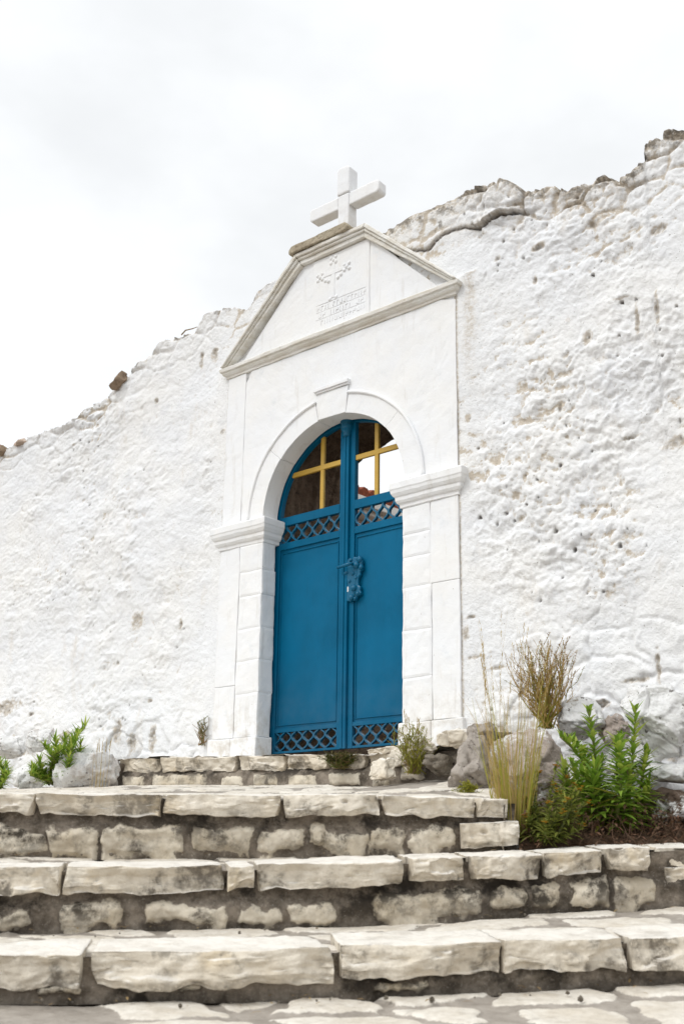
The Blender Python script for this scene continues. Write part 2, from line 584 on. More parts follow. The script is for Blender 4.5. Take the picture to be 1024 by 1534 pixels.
cav = np.clip((blur(h, 6) - h) / .007, 0, 1.3)
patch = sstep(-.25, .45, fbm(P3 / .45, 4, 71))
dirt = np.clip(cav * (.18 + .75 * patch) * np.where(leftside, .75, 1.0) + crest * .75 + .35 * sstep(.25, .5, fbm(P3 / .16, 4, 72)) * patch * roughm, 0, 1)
dark = np.zeros_like(XX)
H1, H2, HI = worley2(XX / .115, ZZ / .115, 33)
hs = np.where(HI > .60, (.030 + .10 * ((HI - .60) * 2.5) ** 4) * np.where(leftside, .8, 1.0), 0)
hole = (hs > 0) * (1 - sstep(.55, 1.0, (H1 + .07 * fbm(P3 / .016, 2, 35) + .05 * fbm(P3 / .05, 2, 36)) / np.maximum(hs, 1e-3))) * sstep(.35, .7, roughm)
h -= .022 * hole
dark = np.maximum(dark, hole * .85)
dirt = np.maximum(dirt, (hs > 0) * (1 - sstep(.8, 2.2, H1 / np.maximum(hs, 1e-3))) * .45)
# torn plaster ledges: short horizontal lips with a dark underside
L1, L2, LI = worley2(XX / .34 + .3 * fbm(P3 / .25, 2, 81), ZZ / .16, 77)
lip = (LI > .60) * (1 - sstep(.28, .42, L1))
tt = (ZZ / .16 + .22 * fbm(P3 / .12, 3, 83)) % 1.0
ledge = lip * sstep(.0, .07, tt - .45) * (1 - sstep(.1, .9, tt - .45))
h += .011 * ledge * np.clip(roughm, 0, 1.1) * sstep(-.2, .3, fbm(P3 / .1, 3, 84))
dirt = np.maximum(dirt, lip * np.exp(-((tt - .43) / .06) ** 2) * .75 * sstep(.4, .9, roughm) * sstep(-.2, .3, fbm(P3 / .1, 3, 84)))

# the long crack under the crest right of the pediment
ck = [onY(*p, .03) for p in [(590, 384), (608, 375), (640, 372), (652, 360), (665, 350), (690, 340), (716, 340), (735, 330), (750, 321), (780, 318), (815, 312)]]
ckx = np.array([c[0] for c in ck]); ckz = np.array([c[2] for c in ck])
zc = np.interp(XX, ckx, ckz) + .012 * fbm(P3 / .05, 2, 91)
inr = (XX > ckx[0]) * (1 - sstep(ckx[-3], ckx[-1], XX))
above = inr * sstep(0, .012, ZZ - zc)
h += above * (.045 - .02 * sstep(.1, .4, ZZ - zc)) + above * (.012 * fbm(warp / .06, 4, 127, .65) - .014 * np.abs(fbm(warp / .11, 3, 128)))
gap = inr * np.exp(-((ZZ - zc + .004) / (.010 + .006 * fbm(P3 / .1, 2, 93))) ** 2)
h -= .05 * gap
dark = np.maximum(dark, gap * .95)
dirt = np.maximum(dirt, inr * np.exp(-np.abs(ZZ - zc) / .05) * .7)
# vertical branch of the crack
bx = onY(783, 290, .03)
br = np.exp(-((XX - bx[0] - .02 * fbm(P3 / .06, 2, 95)) / .007) ** 2) * (ZZ > ckz[-2]) * (ZZ < bx[2] + .2)
h -= .02 * br; dark = np.maximum(dark, br * .6)
# hand-placed scars: (px, py, half width px, half height px)
for (px, py, a, b, dk, dp) in [(838, 610, 3, 10, .8, .02), (940, 655, 20, 3, .55, .02), (1010, 662, 24, 10, .5, .015), (806, 370, 11, 6, .8, .03), (720, 352, 10, 5, .9, .03),
                               (890, 335, 14, 9, .4, .02), (985, 345, 14, 8, .4, .02), (706, 925, 10, 3, .95, .03), (712, 985, 16, 3, .8, .03), (700, 950, 5, 12, .5, .015), (745, 1000, 16, 3, .5, .02),
                               (955, 480, 4, 30, .6, .02), (985, 465, 4, 28, .5, .015), (880, 505, 8, 12, .35, .01), (800, 420, 4, 10, .7, .02), (745, 388, 6, 6, .8, .03),
                               (565, 0, 1, 1, 0, 0), (205, 930, 10, 14, .3, .015), (270, 935, 3, 9, .7, .02), (223, 1050, 4, 4, .95, .025), (300, 538, 3, 14, .5, .02), (320, 530, 6, 12, .5, .02),
                               (233, 600, 4, 5, .8, .02), (336, 648, 4, 4, .8, .02), (100, 1105, 14, 10, .5, .02), (47, 1070, 6, 4, .9, .02), (197, 1115, 8, 18, .5, .03), (175, 1095, 6, 20, .45, .02),
                               (228, 1105, 6, 24, .55, .03), (10, 1060, 20, 12, .35, .02), (950, 1020, 20, 5, .6, .03), (905, 1055, 12, 8, .85, .05), (985, 1000, 5, 30, .5, .03)]:
    c = onY(px, py, .03); e = onY(px + a, py, .03); g = onY(px, py - b, .03)
    ax_, bz_ = max(.007, .75 * (e[0] - c[0])), max(.007, .75 * (g[2] - c[2]))
    dd = np.hypot((XX - c[0]) / ax_, (ZZ - c[2] + .35 * (XX - c[0]) * -.3) / bz_) + .75 * fbm(P3 / .03, 4, int(px), .65)
    k = 1 - sstep(.55, 1.05, dd)
    h -= .75 * dp * k
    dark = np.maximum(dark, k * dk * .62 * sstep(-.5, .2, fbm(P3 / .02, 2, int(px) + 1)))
    dirt = np.maximum(dirt, (1 - sstep(.8, 2.0, dd)) * .7)

# foot of the wall: bulging whitewashed stones
foot = 1 - sstep(.15, .75, ZZ - np.where(XX > 2.5, .25, -.25))
A1, A2, AI = worley2(XX / .30 + .45 * fbm(P3 / .2, 3, 101), ZZ / .21 + .45 * fbm(P3 / .2, 3, 102), 55)
aj = sstep(0, .20, A2 - A1)
h += foot * (.014 * (aj - .45) + .035 * (AI - .5) + .03 * fbm(P3 / .22, 4, 104))
dark = np.maximum(dark, foot * (1 - sstep(.02, .07, A2 - A1)) * .4 * sstep(.25, .5, fbm(P3 / .22, 2, 103)))
dirt = np.maximum(dirt, foot * (1 - aj) * .3 * patch * sstep(-.1, .4, fbm(P3 / .15, 3, 105)))
# calm down and soil the joint against the portal
near = np.minimum(np.abs(XX - 0), np.abs(XX - W))
inside_band = (XX > -.6) * (XX < W + .6)
calm = np.where(inside_band, np.maximum(sstep(.0, .22, near), .22), 1)
behind = (XX > .06) * (XX < W - .06)
calm = np.where(behind * (ZU < 3.9), np.maximum(.3, 0 * calm), calm)
h = np.where(behind * (ZU < 2.9), -.02, h * calm + (1 - calm) * np.where(XX > 1, .029, .024) * (ZU < 3.1))
jl = np.exp(-(near / .018) ** 2) * (ZU < 3.0)
dirt = np.maximum(dirt, jl * .8)
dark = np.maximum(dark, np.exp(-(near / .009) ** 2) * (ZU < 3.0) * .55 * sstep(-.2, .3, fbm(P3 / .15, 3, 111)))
# beige run-off below the right end of the cornice
run = np.exp(-((XX - W - .10 - .03 * fbm(P3 / .1, 2, 113)) / .07) ** 2) * sstep(1.6, 2.9, ZU) * (ZU < 3.1)
dirt = np.maximum(dirt, run * .6)
lich = np.clip(np.exp(-np.maximum(EDG, 0) / np.where(leftside, .035, .085)) * (.62 + .5 * sstep(-.3, .4, fbm(P3 / .3, 2, 121))), 0, 1)
lich = np.where(leftside, lich * .62, lich)
lich = np.maximum(lich, .38 * (~leftside) * sstep(.25, .6, fbm(P3 / .12, 4, 123)) * (1 - sstep(.25, .9, EDG)))
lich = np.maximum(lich, above * .8 * sstep(.0, .45, fbm(P3 / .09, 4, 125, .65)) * (1 - sstep(.15, .45, ZZ - zc)))

YY = .035 - h
V_front = np.stack([XX, YY, ZZ], -1)
# crest running back over the wall's thickness, and the back face
rows = [V_front]
TH = 1.02
nb = 14
for i in range(1, nb + 1):
    t = i / nb
    q = np.stack([xs, np.full_like(xs, t), xs * 0], -1)
    zz = tp + .05 * (1 - (2 * t - 1) ** 2) * .6 + .05 * fbm(q / np.array([.2, .25, 1]), 3, 131) * min(1, 3 * t)
    yy = YY[-1] + t * (TH - YY[-1]) + .03 * fbm(q / .2, 2, 133) * (0 < t < 1)
    rows.append(np.stack([xs, yy, zz], -1)[None])
nb2 = 40
zt = rows[-1][0, :, 2]
for i in range(1, nb2 + 1):
    z = zt + (ZB - zt) * i / nb2
    q = np.stack([xs, z, xs * 0], -1)
    rows.append(np.stack([xs, TH + .03 * fbm(q / .25, 3, 141), z], -1)[None])
VT = np.concatenate(rows, 0)
nr, nc = VT.shape[:2]


def padattr(a, topval, backval):
    A = np.zeros((nr, nc))
    A[:NV] = a
    A[NV:NV + nb] = topval
    A[NV + nb:] = backval
    return A.ravel()


F = grid_faces(nr, nc)
VF = VT.reshape(-1, 3)
zu_f = VF[:, 2] - SH * (VF[:, 0] - W / 2)
inp = (VF[:, 0] > .10) & (VF[:, 0] < W - .10) & (zu_f < 2.92)
ped = (VF[:, 0] > .25) & (VF[:, 0] < W - .25) & (zu_f < 3.0 + np.minimum(.5, .8 * np.minimum(VF[:, 0] - .25, W - .25 - VF[:, 0])))
isfront = (np.arange(len(VF)) < NV * nc)
rm_f = (inp | ped) & isfront
xc, zs = 1.074, 1.72 + .0
rad = np.hypot(VF[:, 0] - xc, np.maximum(zu_f - 1.72, 0))
rm_b = (np.abs(VF[:, 0] - xc) < .95) & (zu_f < 2.75) & (np.arange(len(VF)) >= (NV + nb) * nc)
rm = rm_f | rm_b
keep = ~(rm[F].all(1))
Fk = F[keep]
used = np.zeros(len(VF), bool); used[Fk.ravel()] = True
remap = np.cumsum(used) - 1
wall_loc = (0.0, .035, -.3)
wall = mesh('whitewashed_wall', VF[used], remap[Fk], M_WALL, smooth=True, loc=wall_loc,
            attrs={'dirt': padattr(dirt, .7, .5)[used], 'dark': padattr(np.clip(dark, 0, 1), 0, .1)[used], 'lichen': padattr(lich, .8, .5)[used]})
tag(wall, 'long rough whitewashed rubble wall with ragged crumbling top on both sides of the gateway', 'wall')

# rough passage through the wall's thickness behind the gate
na, ny = 110, 60
ang = []
for i in range(na):
    t = i / (na - 1)
    Ltot = 1.85 * 2 + PI * .70
    s_ = t * Ltot
    if s_ < 1.85: ang.append((xc - .70, -.13 + s_, -1, 0))
    elif s_ < 1.85 + PI * .70:
        a = PI - (s_ - 1.85) / .70
        ang.append((xc + .70 * math.copysign(abs(math.cos(a)) ** .5, math.cos(a)), 1.72 + .80 * abs(math.sin(a)) ** .5, math.cos(a), math.sin(a)))
    else: ang.append((xc + .70, 1.72 - (s_ - 1.85 - PI * .70), 1, 0))
Vp = []
for j in range(ny):
    y = .165 + (TH + .06 - .165) * j / (ny - 1)
    for (x, z, nx_, nz_) in ang:
        Vp.append((x, y, z, nx_, nz_))
Vp = np.array(Vp)
q = Vp[:, :3]
dsp = .05 * fbm(q / .22, 3, 151) + .035 * np.abs(fbm(q / .075, 3, 153)) * 2 - .03 + .012 * fbm(q / .025, 2, 154)
dsp *= sstep(.165, .3, Vp[:, 1])
# the back lip hangs lower and more ragged over the crown
back = sstep(.5, 1.0, Vp[:, 1])
dsp += back * sstep(.3, .9, Vp[:, 4]) * (.02 + .06 * fbm(q / .16, 3, 155))
Pq = q.copy()
Pq[:, 0] -= Vp[:, 3] * dsp; Pq[:, 2] -= Vp[:, 4] * dsp
Pq[:, 2] += SH * (Pq[:, 0] - W / 2)
Fp = grid_faces(ny, na).tolist()
nP = len(Pq)
fl = []
for (rr, yy_) in ((1.0, .166), (1.5, .166)):
    for (x, z, nx_, nz_) in ang:
        X_ = xc + (x - xc) * rr; Z_ = 1.72 + (z - 1.72) * rr if z > 1.72 else z
        fl.append((X_, .166, Z_ + SH * (X_ - W / 2)))
Fp += [[nP + i, nP + i + 1, nP + na + i + 1, nP + na + i] for i in range(na - 1)]
n2 = nP + 2 * na
for (x, z, nx_, nz_) in ang:
    X_ = xc + (x - xc) * 1.6; Z_ = 1.72 + (z - 1.72) * 1.6 if z > 1.72 else z
    fl.append((X_, TH + .045, Z_ + SH * (X_ - W / 2)))
l0 = nP - na
Fp += [[l0 + i, l0 + i + 1, n2 + i + 1, n2 + i] for i in range(na - 1)]
mesh('gateway_passage', np.vstack([Pq, fl]), Fp, M_CORE, wall, smooth=True)

# ================================================================= THE PORTAL
portal = empty('stone_portal', (W / 2, 0, -.02), 'white stone gateway surround with round arch and pedimented top framing the blue gate', 'gateway')
XA, XB = .436, 1.712
RI, RO, ZS = .638, .803, 1.72
YB = .15
for sx in (0, 1):
    def mx(x): return x if sx == 0 else W - x
    def bx_(m, x0, x1, *a):
        p, q_ = sorted((mx(x0), mx(x1))); m.box(p, q_, *a)
    m = MB(); bx_(m, -.022, .207, -.028, .12, -.16, .121); bx_(m, .2075, XA + .018, -.030, YB, -.16, .118)
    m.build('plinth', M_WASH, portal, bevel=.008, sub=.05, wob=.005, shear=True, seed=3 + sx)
    m = MB()
    hs_ = [.122, .43, .665, .90, 1.145, 1.33, 1.535] if sx == 0 else [.122, .40, .70, .985, 1.19, 1.345, 1.535]
    for a, b in zip(hs_[:-1], hs_[1:]):
        o_ = random.uniform(-.0012, .0012)
        bx_(m, .212, XA + random.uniform(-.0025, .0025), -.002 + o_, YB - random.uniform(0, .012), a + .0002, b - .0002)
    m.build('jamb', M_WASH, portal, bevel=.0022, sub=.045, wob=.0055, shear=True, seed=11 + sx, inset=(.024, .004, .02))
    m = MB()
    zsp = [.123, .50, 1.535] if sx == 0 else [.123, .985, 1.535]
    for a, b in zip(zsp[:-1], zsp[1:]): bx_(m, 0, .206 if not (sx == 1 and a > .9) else .2118, -.004, .10, a, b - .002)
    m.build('pilaster_strip', M_WASH, portal, bevel=.005, sub=.06, wob=.004, shear=True, seed=21 + sx)
    if sx == 0:
        m = MB(); bx_(m, 0, .194, -.0035, .10, 1.70, 2.953)
        m.build('pilaster_strip', M_WASH, portal, bevel=.004, sub=.06, wob=.003, shear=True, seed=31 + sx)
    # impost: moulded band swept round outer end, front and reveal
    prof = [(.0, 1.530), (.012, 1.532), (.014, 1.556), (.026, 1.564), (.036, 1.580), (.038, 1.604), (.046, 1.610), (.058, 1.630), (.062, 1.652), (.066, 1.656), (.067, 1.702), (.060, 1.709), (.0, 1.716)]
    path = [(0, .10), (0, 0), (XA, 0), (XA, YB + .01)]
    if sx == 1: path = [(W - x, y) for x, y in path]
    nv = []
    for i, p in enumerate(path):
        def nrm(a, b):
            d = np.array(b) - np.array(a); d = d / np.linalg.norm(d)
            return np.array([d[1], -d[0]]) * (1 if sx == 0 else -1)
        if i == 0: n_ = nrm(path[0], path[1])
        elif i == 3: n_ = nrm(path[2], path[3])
        else:
            a_, b_ = nrm(path[i - 1], path[i]), nrm(path[i], path[i + 1])
            n_ = (a_ + b_) / (1 + a_ @ b_)
        nv.append(n_)
    # outward must point away from the pier's centre
    cen = np.array([(XA / 2) if sx == 0 else W - XA / 2, .08])
    if (nv[1] @ (np.array(path[1]) - cen)) < 0: nv = [-n_ for n_ in nv]
    V = []
    for (o_, z) in prof:
        for p, n_ in zip(path, nv): V.append((p[0] + n_[0] * o_, p[1] + n_[1] * o_, z))
    F_ = [(i * 4 + k, i * 4 + k + 1, (i + 1) * 4 + k + 1, (i + 1) * 4 + k) for i in range(len(prof) - 1) for k in range(3)]
    F_ += [(0, 1, 2, 3), tuple(len(V) - 4 + k for k in (3, 2, 1, 0))]
    m = MB(); m.add(V, F_)
    m.build('impost', M_WASH if sx == 0 else M_WASH, portal, bevel=.003, sub=.05, wob=.005, shear=True, seed=41 + sx, segs=1)

# spandrel wall over the arch
m = MB()
pts_a, pts_r = [], []
N = 48
x0_, x1_, z1_ = .1955, W, 2.953
for i in range(N + 1):
    a = PI * i / N
    c_, s_ = math.cos(a), math.sin(a)
    pts_a.append((xc + (RO - .01) * c_, ZS + (RO - .01) * s_))
    t = min([((x1_ - xc) / c_) if c_ > 1e-6 else 9, ((x0_ - xc) / c_) if c_ < -1e-6 else 9, ((z1_ - ZS) / s_) if s_ > 1e-6 else 9])
    pts_r.append((xc + t * c_, ZS + t * s_))
V = [(x, 0, z) for x, z in pts_a] + [(x, 0, z) for x, z in pts_r] + [(x, .1, z) for x, z in pts_a] + [(x, .1, z) for x, z in pts_r]
n1 = N + 1
F_ = [(i, i + 1, n1 + i + 1, n1 + i) for i in range(N)] + [(2 * n1 + i, 3 * n1 + i, 3 * n1 + i + 1, 2 * n1 + i + 1) for i in range(N)]
F_ += [(n1 + i, n1 + i + 1, 3 * n1 + i + 1, 3 * n1 + i) for i in range(N)]
m.add(V, F_)
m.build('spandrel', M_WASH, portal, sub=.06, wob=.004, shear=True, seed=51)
# voussoirs
m = MB()
cuts = [0, 41, 78.5, 101.5, 139, 180]
for a0, a1 in zip(cuts[:-1], cuts[1:]):
    k = 14
    aa = [math.radians(a0 + .06 + (a1 - a0 - .12) * i / k) for i in range(k + 1)]
    dr = random.uniform(-.003, .003)
    poly = [(xc + (RI + dr) * math.cos(a), ZS + (RI + dr) * math.sin(a)) for a in aa] + [(xc + RO * math.cos(a), ZS + RO * math.sin(a)) for a in reversed(aa)]
    m.prism(poly, -.004 if a0 == 78.5 else -.010 + random.uniform(-.002, .002), YB)
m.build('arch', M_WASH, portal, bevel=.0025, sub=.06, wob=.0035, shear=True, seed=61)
# archivolt bead
m = MB()
for (a0, a1) in ((0, 79), (101, 180)):
    pth = [(xc + .792 * math.cos(math.radians(a)), -.012, ZS + .792 * math.sin(math.radians(a))) for a in np.linspace(a0, a1, 36)]
    m.tube(pth, .0125, 8)
m.build('arch_moulding', M_WASH, portal, smooth=True, wob=.003, shear=True, seed=65)
m = MB()
m.prism([(xc - .129, ZS + .629), (xc + .129, ZS + .629), (xc + .152, ZS + .835), (xc - .152, ZS + .835)], -.0125, -.0045)
m.build('keystone', M_WASH, portal, bevel=.006, sub=.06, wob=.004, shear=True, seed=66)
m = MB()
m.prism([(xc - .155, ZS + .8365), (xc + .155, ZS + .8365), (xc + .158, ZS + .850), (xc - .158, ZS + .850)], -.026, .02)
m.prism([(xc - .160, ZS + .8505), (xc + .160, ZS + .8505), (xc + .162, ZS + .876), (xc - .162, ZS + .876)], -.036, .02)
m.build('keystone_cap', M_WASH, portal, bevel=.003, sub=.06, wob=.004, shear=True, seed=67)

# cornice
def cornice(z0, name):
    prof = [(.0, 0), (.010, .001), (.012, .018), (.026, .024), (.036, .036), (.038, .050), (.052, .054), (.056, .080), (.046, .088), (0, .090)]
    path = [(0, .10), (0, 0), (W, 0), (W, .10)]
    nv = [(-1, 0), (-1, -1), (1, -1), (1, 0)]
    V = [(p[0] + n_[0] * o_, p[1] + n_[1] * o_, z0 + z) for o_, z in prof for p, n_ in zip(path, nv)]
    F_ = [(i * 4 + k, i * 4 + k + 1, (i + 1) * 4 + k + 1, (i + 1) * 4 + k) for i in range(len(prof) - 1) for k in range(3)]
    F_ += [(0, 1, 2, 3), tuple(len(V) - 4 + k for k in (3, 2, 1, 0))]
    m = MB(); m.add(V, F_)
    return m.build(name, M_CORN, portal, bevel=.002, sub=.05, wob=.006, shear=True, seed=71, segs=1)


cornice(2.955, 'cornice')
# pediment: flat topped gable with a slightly proud middle slab
m = MB()
m.prism([(.10, 3.03), (W - .10, 3.03), (1.372, 3.70), (.772, 3.70)], .004, .30)
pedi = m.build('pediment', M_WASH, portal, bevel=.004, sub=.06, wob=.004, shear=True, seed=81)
m = MB(); m.box(.868, 1.402, -.004, .02, 3.047, 3.672)
m.build('carved_slab', M_WASH, pedi, bevel=.004, sub=.05, wob=.003, shear=True, seed=83)
# raking mouldings, two fillets each
pl = [(-.045, 3.042), (.722, 3.768), (1.400, 3.768), (2.172, 3.042)]


def offs(pl, d):
    out = []
    for i, p in enumerate(pl):
        def nr_(a, b):
            t = np.array(b) - np.array(a); t = t / np.linalg.norm(t)
            return np.array([t[1], -t[0]])
        if i == 0: n_ = nr_(pl[0], pl[1]); n_ = n_ / n_[0] * 0 + np.array([d / max(.05, n_[0]), 0]) if False else n_ * d
        elif i == len(pl) - 1: n_ = nr_(pl[-2], pl[-1]) * d
        else:
            a_, b_ = nr_(pl[i - 1], pl[i]), nr_(pl[i], pl[i + 1])
            n_ = (a_ + b_) / (1 + a_ @ b_) * d
        out.append((p[0] + n_[0], p[1] + n_[1]))
    out[0] = (out[0][0], max(out[0][1], 3.047)); out[-1] = (out[-1][0], max(out[-1][1], 3.047))
    return out


for seg, nm in ((0, 'raking_cornice'), (1, 'top_moulding'), (2, 'raking_cornice')):
    m = MB()
    for d0, d1, y in ((0, .030, -.068), (.030, .052, -.052), (.052, .088, -.034)):
        A_, B_ = offs(pl, d0), offs(pl, d1)
        e = .0006
        m.prism([A_[seg], A_[seg + 1], B_[seg + 1], B_[seg]], y, .28 + d0 * .05)
    m.build(nm, M_CORN, portal, bevel=.004, sub=.06, wob=.005, shear=True, seed=91 + seg, segs=1)
m = MB()
m.prism([(.672, 3.772), (1.235, 3.772), (1.262, 3.80), (1.228, 3.842), (1.10, 3.846), (.90, 3.838), (.69, 3.84), (.664, 3.81)], -.085, .27)
m.build('cap_slab', mat_rock('weathered_cap', (.56, .49, .37), (.42, .35, .25), (.20, .16, .11), scale=2), portal, bevel=.008, sub=.03, wob=.012, shear=True, seed=97)

# carved relief on the pediment slab: budded cross with spread wings of acanthus, and a worn inscription
m = MB()
cxr, yr = 1.062, -.008
m.box(cxr - .016, cxr + .016, yr, -.002, 3.305, 3.60)
m.box(cxr - .115, cxr + .115, yr - .0006, -.002, 3.500, 3.532)
for (dx, dz) in ((-.128, 3.516), (.128, 3.516), (0, 3.618)):
    for (ex, ez) in ((0, 0), (.022, .022), (-.022, .022), (.022, -.022), (-.022, -.022)):
        m.lathe((cxr + dx + ex, yr + .009, dz + ez), [(0.004, -.016), (.014, -.012), (.018, 0), (.014, .012), (.004, .016)], 10)
for (dx, dz) in ((-.03, 3.30), (.03, 3.30), (-.075, 3.47), (.075, 3.47), (-.045, 3.455), (.045, 3.455)):
    m.lathe((cxr + dx, yr + .010, dz), [(0.004, -.018), (.015, -.012), (.019, 0), (.015, .012), (.004, .018)], 10)
m.build('relief_cross', M_WASH, pedi, bevel=.004, shear=True, smooth=False, segs=1)
m = MB()
for row, z in enumerate((3.235, 3.175, 3.115)):
    m.box(.90, 1.37, -.0066, -.002, z + .049, z + .0525)
    x = .91 + .02 * row
    while x < 1.355:
        w_ = random.choice((.012, .02, .026))
        if random.random() < .85:
            m.box(x, x + .006, -.0080, -.002, z, z + .036)
            if w_ > .015:
                m.box(x + .0062, x + w_, -.0078, -.002, z + random.choice((0, .015, .030)), z + random.choice((.022, .0365)) if random.random() < .3 else z + .0365)
        x += w_ + .013
m.build('inscription', M_WASH, pedi, bevel=.0015, shear=True, segs=1, wob=.002)

# ================================================================= CROSS ON TOP
m = MB()
yc0, yc1 = .12, .225
cxx = 1.045


def cham(x0, x1, z0, z1, c, sides):
    """rectangle in xz with chosen chamfered corners"""
    p = []
    for (x, z, k) in ((x0, z0, 'a'), (x1, z0, 'b'), (x1, z1, 'c'), (x0, z1, 'd')):
        if k in sides:
            sx_ = 1 if x == x0 else -1; sz_ = 1 if z == z0 else -1
            e = [(x + sx_ * c, z), (x, z + sz_ * c)]
            if k in 'ac': e = e[::-1] if k == 'a' else [(x, z + sz_ * c), (x + sx_ * c, z)]
            else: e = e
            p += e
        else: p.append((x, z))
    return p


m.prism(cham(cxx - .056, cxx + .056, 3.74, 4.255, .0, ''), yc0, yc1)
m.prism(cham(cxx - .062, cxx + .062, 4.258, 4.500, .022, 'cd'), yc0 - .006, yc1 + .004)
m.prism(cham(cxx - .345, cxx - .0555, 4.140, 4.253, .018, 'ad'), yc0 + .003, yc1 - .002)
m.prism(cham(cxx + .0555, cxx + .345, 4.140, 4.253, .018, 'bc'), yc0 + .003, yc1 - .002)
crs = m.build('stone_cross', M_WASH, None, bevel=.012, sub=.03, wob=.0045, shear=True, seed=5, loc=(cxx, .17, 3.76), segs=2)
tag(crs, 'white stone cross standing on the flat top of the pediment', 'cross')

# ================================================================= THE GATE
gate = empty('iron_gate', (1.1, .2, -.01), 'blue painted double leaf metal gate with gold cross bars in its arched top', 'gate')
GY = .168
GR = .668
XM = 1.100


def sh_(m, *a, **k): return m.build(*a, shear=True, **k)


def ribbon(m, pts, w, y0, y1):
    """flat strip with curve in xz, width w across, depth y0..y1"""
    pts = [np.array(p) for p in pts]
    L, Rr = [], []
    for i, p in enumerate(pts):
        t = pts[min(i + 1, len(pts) - 1)] - pts[max(i - 1, 0)]
        t = t / np.linalg.norm(t)
        n_ = np.array([-t[1], t[0]]) * w / 2
        L.append(p + n_); Rr.append(p - n_)
    n = len(pts)
    V = [(p[0], y, p[1]) for y in (y0, y1) for p in L + Rr]
    F_ = []
    for i in range(n - 1):
        F_ += [(i, i + 1, n + i + 1, n + i), (2 * n + i, 3 * n + i, 3 * n + i + 1, 2 * n + i + 1),
               (i, 2 * n + i, 2 * n + i + 1, i + 1), (n + i, n + i + 1, 3 * n + i + 1, 3 * n + i)]
    F_ += [(0, n, 3 * n, 2 * n), (n - 1, 3 * n - 1, 4 * n - 1, 2 * n - 1)]
    m.add(V, F_)


def lattice(x0, x1, z0, z1, per, name, leaf):
    m = MB()
    n = max(4, round((x1 - x0) / .0505))
    p = (x1 - x0) / n
    for i in range(n):
        xm = x0 + p * (i + .5)
        sg = 1 if i % 2 == 0 else -1
        pts = []
        for k in range(29):
            z = z0 + (z1 - z0) * k / 28
            c_ = math.cos(2 * PI * (z - z0) / per + .5)
            c_ = math.copysign(abs(c_) ** .8, c_)
            pts.append((xm + sg * (p / 2 - .0035) * c_, z))
        ribbon(m, pts, .0095, GY + .004 + (.0006 if sg > 0 else 0), GY + .030)
    return sh_(m, name, M_BLUE2, leaf)


